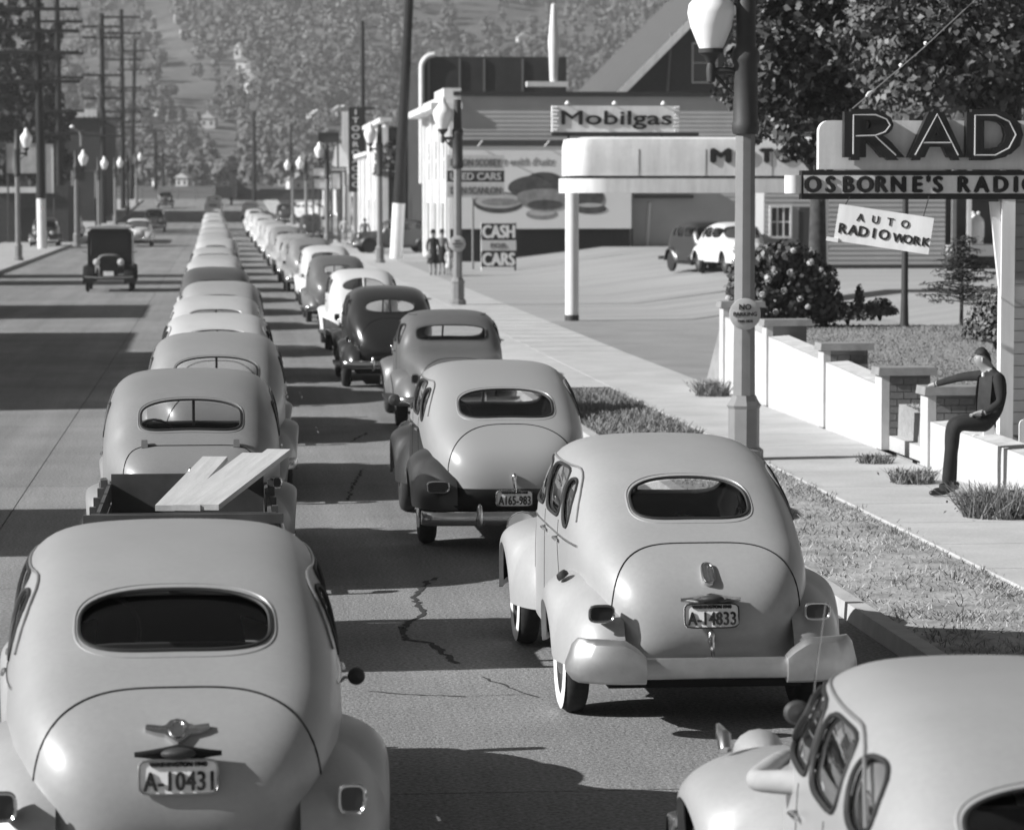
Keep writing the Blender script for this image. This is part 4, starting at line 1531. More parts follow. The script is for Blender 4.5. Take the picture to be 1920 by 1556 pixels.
# used-car signs
p = at(892, 330, 126)
t = thing('used_car_sign', 'three-row used car sign on a thin grey post before the billboard', 'sign', (p.x, 126, .12 + zr(126)))
s126 = FPX / 126
hw = 54 / s126
for txt, ya, yb, dark in (('BYRON SCOBEY', 290, 318, 0), ('USED CARS', 319, 342, 1), ('DON SCANLON', 343, 371, 0)):
    z1_, z0_ = at(0, ya, 126).z - .12 - zr(126), at(0, yb, 126).z - .12 - zr(126)
    o = MB().box(-hw, hw, 0, .05, z0_ + .01, z1_).build('sign_row', [grey('sign_dark', .05, .6, .3) if dark else grey('sign_pale', .5, .6, .3, var=.1)], t, smooth=False)
    text(txt, .30, grey('sign_pale', .5) if dark else grey('faded_letter', .13, .7), o, (0, -.012, (z0_ + z1_) / 2), ext=.006, bold=.014, fit=hw * 1.75)
zt_ = at(0, 371, 126).z - .12 - zr(126)
MB().tube([(-.12, .03, 0), (-.12, .03, zt_)], .05, 8).build('post', [POSTPAINT], t)
p = at(935, 510, 124)
t = thing('cash_sign', 'standing sign board reading CASH FOR CARS', 'sign', (p.x, 124, .11 + zr(124)))
s124 = FPX / 124
hw = 33 / s124
for txt, ya, yb, dark, sz in (('CASH', 420, 451, 1, .52), ('FOR', 452, 472, 0, .2), ('CARS', 473, 503, 1, .52)):
    z1_, z0_ = at(0, ya, 124).z - .11 - zr(124), at(0, yb, 124).z - .11 - zr(124)
    o = MB().box(-hw, hw, 0, .05, z0_ + .006, z1_).build('sign_row', [grey('sign_black', .015) if dark else grey('sign_pale', .5)], t, smooth=False)
    text(txt, sz, WHITE if dark else grey('faded_letter', .13), o, (0, -.012, (z0_ + z1_) / 2), ext=.006, bold=.035 if dark else .012, fit=hw * (1.8 if dark else .9))
for sd in (-1, 1):
    MB().tube([(sd * hw * .96, .06, 0), (sd * hw * .96, .06, at(0, 419, 124).z - .11 - zr(124))], .04, 6).build('leg', [WHITE if sd < 0 else IRON], t)

# dark building with a white rounded edge, behind the boarded one
Yd = 163.0
x0, x1 = at(786, 200, Yd).x, at(1062, 200, Yd).x
zt = at(0, 103, Yd).z
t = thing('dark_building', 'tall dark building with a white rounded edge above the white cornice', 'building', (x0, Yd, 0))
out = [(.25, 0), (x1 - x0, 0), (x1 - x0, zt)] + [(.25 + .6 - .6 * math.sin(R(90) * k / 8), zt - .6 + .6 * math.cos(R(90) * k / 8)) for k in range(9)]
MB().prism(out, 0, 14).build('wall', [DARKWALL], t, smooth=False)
mb = MB()
pts = [(.12, 4.0), (.12, zt - .6)] + [(.12 + .7 - .7 * math.cos(R(90) * k / 8), zt - .6 + .7 * math.sin(R(90) * k / 8)) for k in range(1, 9)]
mb.tube([(a, -.05, b) for a, b in pts], .14, 8)
mb.build('edge_band', [WHITE], t)
for px in (804, 862, 908, 980):
    x = at(px, 130, Yd).x - x0
    MB().box(x - .05, x + .05, -.08, -.01, 6.5, zt - .1).build('strut', [grey('grey_strut', .12)], t, smooth=False)
# gabled house behind
Yg = 168.0
s_ = FPX / Yg
xe, ze = at(1160, 165, Yg).x, at(0, 165, Yg).z
t = thing('gabled_house', 'large house with steep grey roof, white bargeboard and dark gable', 'house', (xe, Yg, 0))
wd, ln = 13.0, 26.0
hr = wd / 2
MB().prism([(.5, 0), (wd - .5, 0), (wd - .5, ze - .2), (wd / 2, ze + hr - .7), (.5, ze - .2)], 1.0, ln).build('wall', [grey('dark_shingle_wall', .05, .9, .1, var=.2)], t, smooth=False)
ROOFM = grey('roof_shingle', .09, .9, .2, var=.10, scale=1.2, fine=.15, fscale=9)
mb = MB()
nc = 30
for sd in (0, 1):
    for k in range(nc):
        u0, u1 = k / nc, (k + 1) / nc
        xa, xb = (-.3 + (hr + .3) * u0, -.3 + (hr + .3) * u1)
        za, zb3 = ze - .3 + (hr + .3) * u0, ze - .3 + (hr + .3) * u1
        if sd:
            xa, xb = wd - xa, wd - xb
        mb.add([(xa, -.2, za + .06), (xa, ln + .3, za + .06), (xb, ln + .3, zb3), (xb, -.2, zb3), (xa, -.2, za - .05), (xa, ln + .3, za - .05)], [(0, 1, 2, 3), (4, 5, 1, 0)])
mb.build('roof', [ROOFM], t, smooth=False, norm=False, kind='stuff')
for sd in (0, 1):
    pts = [(-.45, ze - .45), (hr, ze + hr), (hr, ze + hr - .55), (-.45, ze - 1.0)]
    if sd:
        pts = [(wd - a, b) for a, b in pts]
    MB().prism(pts, -.32, -.21).build('bargeboard', [WHITE], t, smooth=False)
window(t, at(1318, 110, Yg).x - xe + .25, .98, at(0, 148, Yg).z, 1.3, 2.1, 1, 2)
MB().tube([(at(1255, 100, Yg).x - xe, .7, ze - .2), (at(1262, 60, Yg).x - xe, .7, ze + 3.2)], .06, 6).build('vent_pipe', [POSTPAINT], t)
# white mast on a base in front of the roof
p = at(1038, 158, 161)
t = thing('white_mast', 'white tapering roof mast on a white base, in front of the grey roof', 'mast', (p.x, 161, p.z))
MB().box(-1.45, .75, -.3, .3, -.15, .12).build('base', [WHITE], t, smooth=False)
MB().lathe([(.2, .12), (.26, 1.6), (.3, 2.2), (.12, 4.2), (.001, 4.25)], 12).build('mast', [WHITE], t)

# brick building with white street front, row of far shopfronts
def shopfront(name, label, Y0, Y1, xf, h, side_mat, front_mat=None, far=False, bays=3, top=.3):
    t = thing(name, label, 'building', (xf, Y0, zr(Y0)), 0, None)
    L = Y1 - Y0
    MB().box(.2, 14, 0, L, 0, h).build('wall', [side_mat], t, smooth=False)
    MB().box(0, .199, -.02, L + .02, 0, h + top).build('street_front', [front_mat or WHITE], t, smooth=False)
    MB().box(-.3, .4, -.15, L + .15, h + top + .001, h + top + .25).build('cornice', [front_mat or WHITE], t, smooth=False)
    for k in range(bays):
        y = L * (k + .12) / bays
        wv = L / bays * .62
        o = MB().box(-.03, -.002, y, y + wv, .6, 2.8).build('shop_window', [PANE], t, smooth=False)
        MB().box(-.05, -.031, y + wv / 2 - .04, y + wv / 2 + .04, .6, 2.8).build('mullion', [WHITE], o, smooth=False)
        if h > 5:
            MB().box(-.03, -.002, y + wv * .2, y + wv * .8, 3.9, min(5.6, h - .5)).build('upper_window', [PANE], t, smooth=False)
        MB().box(-.2, -.003, L * k / bays, L * k / bays + .6, 0, h).build('pilaster', [front_mat or WHITE], t, smooth=False)
    return t
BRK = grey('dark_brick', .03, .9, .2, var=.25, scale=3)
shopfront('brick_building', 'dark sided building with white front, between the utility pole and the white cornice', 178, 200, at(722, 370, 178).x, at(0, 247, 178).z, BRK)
shopfront('white_shop', 'white shopfront behind the lamp with globe by the vertical sign', 203, 222, at(695, 370, 203).x, 5.6, WHITE, top=.1)
shopfront('grey_shop', 'low grey shop carrying the tall vertical sign', 226, 262, at(668, 370, 226).x, 4.2, grey('grey_shop_wall', .2, .9, .2, var=.2), grey('grey_shop_front', .35, .9, .2, var=.2))
shopfront('far_shop', 'far pale shop behind the stacked white boards', 270, 320, at(640, 370, 270).x, 3.6, CREAM)
# vertical letter sign
YV = 224.0
p = at(667, 280, YV)
t = thing('vertical_sign', 'tall narrow dark sign with a column of pale letters', 'sign', (p.x, YV, 0))
hv = 13 / (FPX / YV)
z0_, z1_ = at(0, 360, YV).z, at(0, 200, YV).z
MB().box(-hv, hv, -.15, .15, z0_, z1_).build('case', [grey('sign_black', .015)], t, smooth=False)
MB().box(-hv - .5, -hv - .02, -.1, .1, z0_ + .5, z1_ - .3).build('pale_edge', [CREAM], t, smooth=False)
for k, ch in enumerate('ITOOROAOOO'):
    text(ch, .40, WHITE, t, (0, -.17, z1_ - .35 - k * (z1_ - z0_ - .6) / 9.5), 'letter', ext=.01, bold=.02, width=1.35)
MB().tube([(hv, 0, z0_ + .4), (hv + .8, 0, z0_ + .4)], .05).build('bracket', [IRON], t)
MB().tube([(hv, 0, z1_ - .4), (hv + .8, 0, z1_ - .6)], .05).build('bracket', [IRON], t)
# small roadside boards
def board(label, pxs, pys, Y, mat, posts=True, thick=.1, group=None, txt=None, pm=None):
    x0, x1 = at(pxs[0], 370, Y).x, at(pxs[1], 370, Y).x
    z1_, z0_ = at(0, pys[0], Y).z, at(0, pys[1], Y).z
    t = thing('sign_board', label, 'sign', ((x0 + x1) / 2, Y, zr(Y)), 0, group)
    h = (x1 - x0) / 2
    MB().box(-h, h, 0, thick, z0_ - zr(Y), z1_ - zr(Y)).build('panel', [mat], t, smooth=False)
    MB().tube([(p, -.02, a) for p, a in ((-h, z0_ - zr(Y)), (h, z0_ - zr(Y)), (h, z1_ - zr(Y)), (-h, z1_ - zr(Y)))], .05, 4, closed=True).build('frame', [pm or IRON], t, smooth=False)
    if posts:
        for sx in (-1, 1):
            MB().tube([(sx * h * .9, thick + .04, 0), (sx * h * .9, thick + .04, z1_ - zr(Y))], .06, 6).build('post', [IRON], t)
    return t
RS = 'small boards along the right kerb'
board('upper white board of the two stacked below the globe lamp', (586, 618), (314, 331), 186, WHITE, group=RS)
board('lower white board of the two stacked below the globe lamp', (586, 618), (334, 355), 187, WHITE, group=RS)
board('narrow upright white board right of the two stacked ones', (621, 639), (324, 355), 186, WHITE, group=RS)
board('white strip board just above the narrow upright one', (621, 650), (314, 321), 188, WHITE, group=RS)
board('dark board high on its posts above the globe lamp', (597, 636), (248, 266), 190, IRON, group=RS)
p = at(640, 290, 200)
t = thing('gable_sign', 'white triangular sign left of the vertical sign', 'sign', (p.x, 200, zr(200)))
MB().prism([(-.6, 5.0), (.5, 4.4), (.45, 5.4), (-.1, 6.4), (-.4, 6.2)], 0, .1).build('panel', [WHITE], t, smooth=False)
MB().tube([(0, .15, 0), (0, .15, 6.0)], .06).build('post', [IRON], t)

# station building behind the lawn
Ys = 100.0
x0, x1 = at(1432, 440, Ys).x, at(1772, 440, Ys).x
zb0 = .78
t = thing('station_building', 'grey boarded station building with white window frame behind the flower bush', 'building', (x0, Ys, zb0))
GB = grey('grey_siding', .34, .85, .2, var=.08, scale=.8)
siding(t, 0, x1 - x0, 0, .25, 4.6, .16, GB)
MB().box(0, x1 - x0, .004, 2.2, 0, 4.6).build('wall', [GB], t, smooth=False)
MB().box(0, x1 - x0, -.06, .0, 0, .24).build('plinth', [IRON], t, smooth=False)
MB().box(-.3, x1 - x0 + .3, -.5, 2.5, 4.605, 4.8).build('roof', [IRON], t, smooth=False)
window(t, at(1463, 400, Ys).x - x0, -.03, at(0, 445, Ys).z - zb0, .62, .95, 3, 2, depth=.07)
xd = at(1518, 400, Ys).x - x0
o = MB().box(xd - .36, xd + .36, -.04, -.023, .02, 2.15).build('door', [grey('dark_door', .05, .6, .3)], t, smooth=False)
MB().box(xd + .26, xd + .30, -.07, -.041, .95, 1.1).build('handle', [CHROME], o, smooth=False)
# porch at its right
xp0, xp1 = at(1772, 430, Ys).x, at(1900, 430, Ys).x
t = thing('porch', 'shadowed porch with pale posts at the right end of the station building', 'porch', (xp0, Ys - 1.0, zb0))
Wp = xp1 - xp0
zfl = at(0, 462, Ys).z - zb0
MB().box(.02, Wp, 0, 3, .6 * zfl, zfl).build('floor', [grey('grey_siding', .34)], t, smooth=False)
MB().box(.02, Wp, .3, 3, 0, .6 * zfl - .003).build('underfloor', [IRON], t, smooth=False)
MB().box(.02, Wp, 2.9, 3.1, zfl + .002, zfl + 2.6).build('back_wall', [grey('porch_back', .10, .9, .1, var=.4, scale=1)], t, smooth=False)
MB().box(-.1, Wp + .2, -.2, 3.2, zfl + 2.61, zfl + 2.8).build('roof', [IRON], t, smooth=False)
for px in (1776, 1804, 1868):
    x = at(px, 430, Ys).x - xp0
    MB().box(x - .07, x + .07, .02, .16, zfl + .001, zfl + 2.608).build('post', [WHITE if px > 1780 else POSTPAINT], t, smooth=False)
p = at(1829, 447, Ys - .6)
t = thing('white_container', 'rounded white container with a two-knobbed lid standing on the porch', 'container', (p.x, Ys - .6, zb0 + zfl))
t.location.z = zb0 + zfl + .001
MB().lathe([(.001, 0), (.26, .0), (.27, .1), (.25, .2), (.255, .24), (.28, .28), (.29, .7), (.26, .85), (.13, .98), (.12, 1.02), (.001, 1.03)], 20).build('body', [WHITE], t)
for sx in (-.09, .09):
    MB().ball((sx, 0, 1.06), .07, .07, .06).build('knob', [WHITE], t)

# ------------------------------------------------------------------ utility poles and wires
def utility_pole(label, px0, py0, Y, h, lean=(0, 0), r0=.2, arms=(), white=0, trans=None, armw=1.6, zb=None):
    x = at(px0, 370, Y).x
    t = thing('utility_pole', label, 'utility pole', (x, Y, zr(Y) if zb is None else zb), 0, 'utility poles along the road')
    top = Vector((lean[0], lean[1], h))
    rows = []
    MB().tube([(0, 0, -.1), top * .5, top], [r0, r0 * .85, r0 * .66], 10).build('pole', [WOODPOLE], t)
    if white:
        MB().tube([(0, 0, .02), top * (white / h)], [r0 + .015, r0 * .98 + .012], 12).build('white_band', [WHITE], t)
    for z in arms:
        c = top * (z / h)
        o = MB().box(c.x - armw, c.x + armw, -.30, -.12, z - .09, z + .09).build('crossarm', [WOODPOLE], t, smooth=False)
        for k in (-.95, -.7, -.42, .42, .7, .95):
            MB().lathe([(.02, z + .07), (.02, z + .13), (.05, z + .14), (.055, z + .2), (.001, z + .23)], 6, c=(c.x + k * armw, -.19, 0)).build('insulator', [grey('brown_glass', .06, .2, .6)], o)
    for z in (trans or ()):
        c = top * (z / h)
        MB().lathe([(.001, z - .5), (.32, z - .48), (.34, z + .4), (.2, z + .5), (.001, z + .52)], 14, c=(c.x - .1, -.5, 0)).build('transformer', [IRON], t)
    return t
utility_pole('thick dark pole with white painted foot, leaning in front of the dark brick side wall', 742, 500, 146, 14, (.75, 0), .30, white=2.75)
utility_pole('thin dark pole rising beside the vertical sign', 681, 400, 232, 16, (0, 0), .2, (9.4,), armw=.9)
utility_pole('short dark pole beyond the end of the queue, left of centre', 477, 370, 350, 10.5, (0, 0), .26, zb=2.5)
utility_pole('thin far pole between the globe lamps on the right', 546, 370, 300, 8.5, (0, 0), .16)
utility_pole('tall left pole with white painted foot, nearest the camera', 78, 480, 172, 15, (-.15, 0), .25, (13.4, 12.2, 11.0, 9.4), white=2.9, armw=2.3)
utility_pole('second left pole with white painted bands', 113, 440, 205, 18, (-.1, 0), .25, (14.5, 12.4, 10.8, 8.6, 7.1), white=0, armw=1.7)
utility_pole('third left pole carrying two drum transformers', 194, 400, 256, 17.5, (0, 0), .26, (16.4, 15.5, 12.4, 10.5, 8.8, 7.4), trans=(15.9, 10.2), armw=1.6)
utility_pole('fourth left pole with many crossarms', 231, 400, 308, 20, (0, 0), .27, (19.2, 17.6, 15.0, 12.2, 9.8, 8.8), armw=1.9)
utility_pole('fifth left pole with slanted outline, many crossarms', 246, 400, 356, 18.5, (.6, 0), .28, (17.2, 15.0, 12.6, 10.5, 8.4), armw=1.9)
utility_pole('far left pole with four short crossarms', 292, 370, 430, 9.8, (0, 0), .28, (9.5, 7.9, 6.0, 4.2), armw=1.6, zb=3)
utility_pole('farthest left pole, slim, right of the one with four arms', 306, 370, 480, 8, (0, 0), .26, (6.6, 5.0), armw=1.4, zb=3)
for sd, lab in ((0, 'outer sagging wires between the left utility poles'),):
    t = thing('overhead_wires', lab, 'wires', (0, 0, 0))
    ps = [(at(78, 370, 172).x, 172, 11.0), (at(113, 370, 205).x, 205, 10.8), (at(194, 370, 256).x, 256, 10.6), (at(231, 370, 308).x, 308, 12.4), (at(246, 370, 356).x, 356, 12.8)]
    for dx in (-1.4, 1.4):
        for a, b in zip(ps[:-1], ps[1:]):
            A, B = Vector((a[0] + dx, a[1], a[2] + .2)), Vector((b[0] + dx, b[1], b[2] + .2 + zr(b[1]) * 0))
            MB().tube([A.lerp(B, k / 8) + Vector((0, 0, -.5 * (1 - (2 * k / 8 - 1) ** 2))) for k in range(9)], .012, 4).build('wire', [IRON], t)

# ------------------------------------------------------------------ left side of the road
t = thing('dark_warehouse', 'big dark building behind the left-hand poles with a pale roof ledge', 'building', (at(20, 370, 262).x - 6, 262, zr(262)))
xw = at(188, 370, 262).x - t.location.x
zt = at(0, 222, 262).z - zr(262)
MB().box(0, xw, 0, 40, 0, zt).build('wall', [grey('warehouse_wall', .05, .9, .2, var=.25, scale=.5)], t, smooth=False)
MB().box(-.2, xw + .3, -.3, 40.2, zt + .002, zt + .45).build('roof_ledge', [grey('roof_ledge', .17, .8, .2)], t, smooth=False)
MB().box(xw - 2.2, xw - .2, -.5, -.305, zt + .1, zt + .75).build('ledge_sign', [WHITE], t, smooth=False)
for k in range(6):
    x = 3 + k * (xw - 4) / 6
    MB().box(x, x + 1.3, -.02, -.003, 3.6, 5.6).build('window', [PANE], t, smooth=False)
t = thing('low_shop', 'low dark shop with pale sign band on the left behind the first pole', 'building', (at(-40, 370, 192).x, 192, 0))
xw = at(128, 370, 192).x - t.location.x
MB().box(0, xw, 0, 16, .1, 4.0).build('wall', [grey('shop_dark', .06, .9, .2, var=.3)], t, smooth=False)
za, zb_ = at(0, 362, 192).z, at(0, 351, 192).z
MB().box(1.0, xw - 1.4, -.25, -.01, za, zb_).build('sign_band', [CREAM], t, smooth=False)
MB().box(2.2, xw - 2.0, -.06, -.012, .7, 2.6).build('shop_window', [PANE], t, smooth=False)
board('pale vertical board beside the nearest left utility pole', (85, 102), (270, 363), 188, CREAM, group='pale boards on the left')
board('pale wide board behind the left edge lamp', (12, 72), (268, 326), 190, grey('faded_board', .42, .8, .2, var=.3, scale=1.5), group='pale boards on the left')
t = thing('pipe_arch', 'pale pipe frame beside the left-hand lamp posts', 'frame', (at(158, 370, 200).x, 200, zr(200)))
MB().tube([(-.75, 0, .9), (-.75, 0, 4.6), (.75, 0, 4.6), (.75, 0, 0)], .07, 8).build('frame', [POSTPAINT], t)
t = thing('curved_arm_lamp', 'bent pale lamp arm above the left globe lamp', 'lamp', (at(153, 370, 179).x, 179, 0))
MB().tube([(0, 0, 6.2), (0, 0, 6.8), (-.1, 0, 7.1), (-.5, 0, 7.3)], .07, 8).build('arm', [POSTPAINT], t)
MB().ball((-.5, 0, 7.35), .14, .14, .1).build('lamp', [OPAL], t)
# shops off the left of the frame that throw their shadow across the road
for i, (y0, y1, xf, h, lab) in enumerate(((46, 62.9, -11.2, 5.9, 'cream shop left of the road, outside the picture, shading the road'), (63, 72, -11.2, 5.0, 'lower grey shop beside the cream one, outside the picture'),
                                          (80.5, 89.5, -11.2, 5.0, 'small brick shop left of the road, outside the picture'), (26.6, 30.6, -11.2, 5.35, 'narrow pale shop left of the road, outside the picture'),
                                          (109, 113.5, -11.5, 6.4, 'narrow tall shop far left of the road, outside the picture'), (118, 122, -11.5, 6.0, 'second narrow shop far left of the road'))):
    t = thing('corner_shop', lab, 'building', (xf, y0, .12))
    L = y1 - y0
    MB().box(-9, 0, 0, L, 0, h).build('wall', [CREAM if i % 2 == 0 else BOARD], t, smooth=False)
    MB().box(-9.1, .12, -.1, L + .1, h + .001, h + .2).build('parapet', [grey('tar', .03)], t, smooth=False)
    for k in range(2):
        MB().box(.003, .03, L * (.08 + .5 * k), L * (.42 + .5 * k), .6, 2.7).build('shop_window', [PANE], t, smooth=False)

# ------------------------------------------------------------------ end of the road: railing, pillar, parapet
Ye = 366.0
ze = zr(354)
t = thing('road_railing', 'long low railing of posts and bars across the end of the road', 'fence', (0, Ye, ze))
for z in (.35, .8, 1.25):
    MB().box(at(60, 370, Ye).x, at(436, 370, Ye).x, -.06, .06, z - .05, z + .05).build('rail', [grey('rail_paint', .25, .8, .2)], t, smooth=False)
for k in range(12):
    x = at(60 + 34 * k, 370, Ye).x
    MB().box(x - .1, x + .1, -.1, .1, 0, 1.45).build('post', [grey('rail_paint', .25, .8, .2)], t, smooth=False)
t = thing('stone_pillar', 'dark square pillar with a wider cap at the end of the road', 'pillar', (at(436, 370, Ye - 6).x, Ye - 6, ze))
MB().box(-.42, .42, -.42, .42, 0, 3.55).build('shaft', [grey('dark_stone', .07, .9, .2, var=.2)], t, smooth=False)
MB().box(-.6, .6, -.6, .6, 3.552, 3.95).build('cap', [grey('dark_stone', .07, .9, .2, var=.2)], t, smooth=False)
t = thing('bridge_parapet', 'dark parapet wall curving away right of the pillar', 'wall', (at(436, 370, Ye - 6).x, Ye - 5.6, ze))
out = [(.45, 0), (11, 0), (11, 1.2), (3.2, 1.2)] + [(3.2 - 2.7 * math.sin(R(90) * k / 6), 2.9 - 1.7 * math.cos(R(90) * k / 6)) for k in range(1, 7)]
MB().prism(out, -.2, .2).build('wall', [grey('dark_stone', .07)], t, smooth=False)
MB().box(3.2, 11.1, -.28, .28, 1.203, 1.36).build('coping', [grey('dark_stone', .07)], t, smooth=False)
t = thing('dark_truck', 'dark flat-topped vehicle beyond the last cars of the left lane', 'truck', (at(420, 370, 330).x, 330, zr(330)))
MB().box(-.95, .95, -2, 1.6, .8, 2.0, taper=.08).build('box_body', [IRON], t, smooth=False)
MB().box(-.8, .8, 1.61, 3.0, .7, 1.7, taper=.15).build('cab', [IRON], t, smooth=False)
for sx in (-.8, .8):
    for y in (-1.2, 2.2):
        MB().lathe([(.001, -.12), (.42, -.12), (.42, .12), (.001, .12)], 14, axis='x').build('wheel', [TYRE], t, loc=(sx, y, .42))

# ------------------------------------------------------------------ hillside
def hz_(x, y):
    t = max(0, y - 380)
    b = 2.8 + .012 * min(t, 300) + (max(0, y - 640) ** 1.18) * .052
    return b + (6 * math.sin(x * .011 + y * .006) + 4 * math.sin(x * .027 - y * .013 + 1)) * min(1, t / 500)
HILLM = grey('hill_grass', .10, .95, .1, var=.45, scale=.012, fine=.35, fscale=.06)
hill = sheet('hill', list(np.linspace(-700, 1100, 61)), list(np.linspace(372, 1750, 56)), hz_, HILLM)
hill['kind'] = 'structure'
print('hill top', max(v.co.z for v in hill.data.vertices))
n = 12000
ys = 470 + 1270 * rng.random(n) ** .9
lo, hi = -.16 * ys, .36 * ys
xs = lo + (hi - lo) * rng.random(n)
dens = np.sin(xs * .035 + 1.3) * np.sin(ys * .021) + .7 * np.sin(xs * .013 - ys * .009 + 2) + .5 * np.sin(xs * .07 + ys * .05) + rng.normal(0, .45, n)
keep = dens > -1.0
# clearings: a pale streak running down the slope
keep &= np.abs(xs - (.004 * ys - 6) - 22 * np.sin(ys * .004)) > 2.5 + 4 * rng.random(n)
keep &= (ys > 640) | (rng.random(n) < .35)
xs, ys = xs[keep], ys[keep]
h = rng.uniform(5, 11, len(xs)) * (.8 + .25 * np.sin(xs * .05))
conif = rng.random(len(xs)) < .35
per = 56
allv = []
for k in range(len(xs)):
    u = rng.normal(size=(per, 3))
    u /= np.linalg.norm(u, axis=1)[:, None]
    if conif[k]:
        zz = rng.random(per)
        r = (1 - zz) * h[k] * .24 + .3
        p = np.stack([u[:, 0] * r, u[:, 1] * r, zz * h[k] * 1.2 + .6], 1)
    else:
        r = rng.uniform(.55, 1, per)[:, None]
        p = u * r * np.array([h[k] * .42, h[k] * .42, h[k] * .40]) + np.array([0, 0, h[k] * .55])
    p += np.array([xs[k], ys[k], hz_(xs[k], ys[k])])
    allv.append(cards(p, 1.45, rng, nrm=u + np.array([0, 0, .35]), aspect=.8, jit=.2))
quads('forest', np.concatenate(allv), grey('far_foliage', .12, .8, .2, var=.4, scale=.018))
HG = 'small houses scattered over the far hillside'
HW = grey('house_paint', .5, .8, .2)
HR = grey('house_roof', .2, .9, .2)
spots = [(392, 222, 700), (404, 214, 720), (288, 205, 690), (330, 293, 560), (352, 297, 545), (370, 293, 565), (345, 327, 500), (480, 308, 530), (520, 305, 520), (300, 330, 505), (498, 212, 700), (500, 228, 680),
         (592, 222, 660), (596, 200, 720), (570, 210, 720), (640, 215, 690), (708, 205, 680), (712, 218, 660), (570, 118, 980), (590, 116, 1000), (705, 110, 1000), (455, 95, 1050), (462, 125, 960), (480, 162, 860), (470, 150, 880),
         (340, 30, 1250), (350, 60, 1180), (637, 160, 860), (640, 145, 900), (560, 330, 480), (535, 326, 490), (590, 232, 640), (252, 225, 640), (620, 196, 740), (430, 170, 820), (300, 110, 1000), (540, 60, 1150), (660, 60, 1150), (820, 60, 1150), (980, 80, 1100)]
names_ = ['white house left of the far poles, at mid height on the hillside', 'second white house just right of it at mid height on the hillside', 'small white house by the upper left poles on the hillside', 'white house low behind the distant left poles', 'second white house low behind the distant left poles',
          'long pale house low behind the distant left poles', 'pale house at the foot of the hillside left of the stone pillar', 'pale house at the foot of the hillside beside the short dark pole', 'pale house right of the short dark pole at the hill foot', 'pale house behind the far end of the left lamps']
for i, (px, py, Y) in enumerate(spots):
    # walk out to where the hillside meets that direction
    best = min((abs(at(px, py, yy).z - 2.0 - hz_(at(px, py, yy).x, yy)), yy) for yy in range(440, 1700, 6))[1]
    p = at(px, py, best)
    zone = 'far left of the clearing' if px < 320 else 'left of the clearing' if px < 350 else 'beside the clearing' if px < 445 else 'above the short dark pole' if px < 500 else 'left of the globe lamps' if px < 565 else 'above the nearer globe lamps' if px < 594 else 'just left of the dark high board' if px < 615 else 'left of the vertical sign' if px < 639 else 'by the vertical sign' if px < 690 else 'right of the vertical sign' if px < 760 else 'above the dark building'
    tier = 'at the foot of the far hill' if py > 280 else 'low on the far hill' if py > 205 else 'half way up the far hill' if py > 130 else 'high on the far hill'
    lab = names_[i] if i < len(names_) else 'small %s house %s, %s' % ('grey-roofed' if i % 3 else 'all-white', tier, zone)
    t = thing('hill_house', lab, 'house', (p.x, best, hz_(p.x, best) - .3), R(random.uniform(-25, 25)), HG)
    w_, d_, hh = random.uniform(3.5, 5.5), random.uniform(4, 6), random.uniform(2.6, 3.6)
    if py > 280:
        w_, d_, hh = w_ * .55, d_ * .55, hh * .5
    MB().box(-w_ / 2, w_ / 2, -d_ / 2, d_ / 2, 0, hh).build('wall', [HW], t, smooth=False)
    MB().prism([(-w_ / 2 - .3, hh), (w_ / 2 + .3, hh), (0, hh + w_ * .38)], -d_ / 2 - .3, d_ / 2 + .3).build('roof', [HR if i % 3 else HW], t, smooth=False)
    for sx in (-.25, .25):
        MB().box(w_ * sx - w_ * .09, w_ * sx + w_ * .09, -d_ / 2 - .03, -d_ / 2 - .004, hh * .35, hh * .7).build('window', [PANE], t, smooth=False)

# the air between here and the hill
HTOP = max(v.co.z for v in hill.data.vertices) + 22
hm = bpy.data.materials.new('haze')
hm.use_nodes = True
ht_ = hm.node_tree
ht_.nodes.remove(ht_.nodes['Principled BSDF'])
pv = ht_.nodes.new('ShaderNodeVolumePrincipled')
pv.inputs['Color'].default_value = (.95, .95, .95, 1)
pv.inputs['Density'].default_value = HAZE
pv.inputs['Anisotropy'].default_value = 0.2
ht_.links.new(pv.outputs[0], ht_.nodes['Material Output'].inputs['Volume'])
MB().box(-760, 1160, -60, 1800, -3, HTOP).build('haze', [hm], smooth=False, kind='stuff')

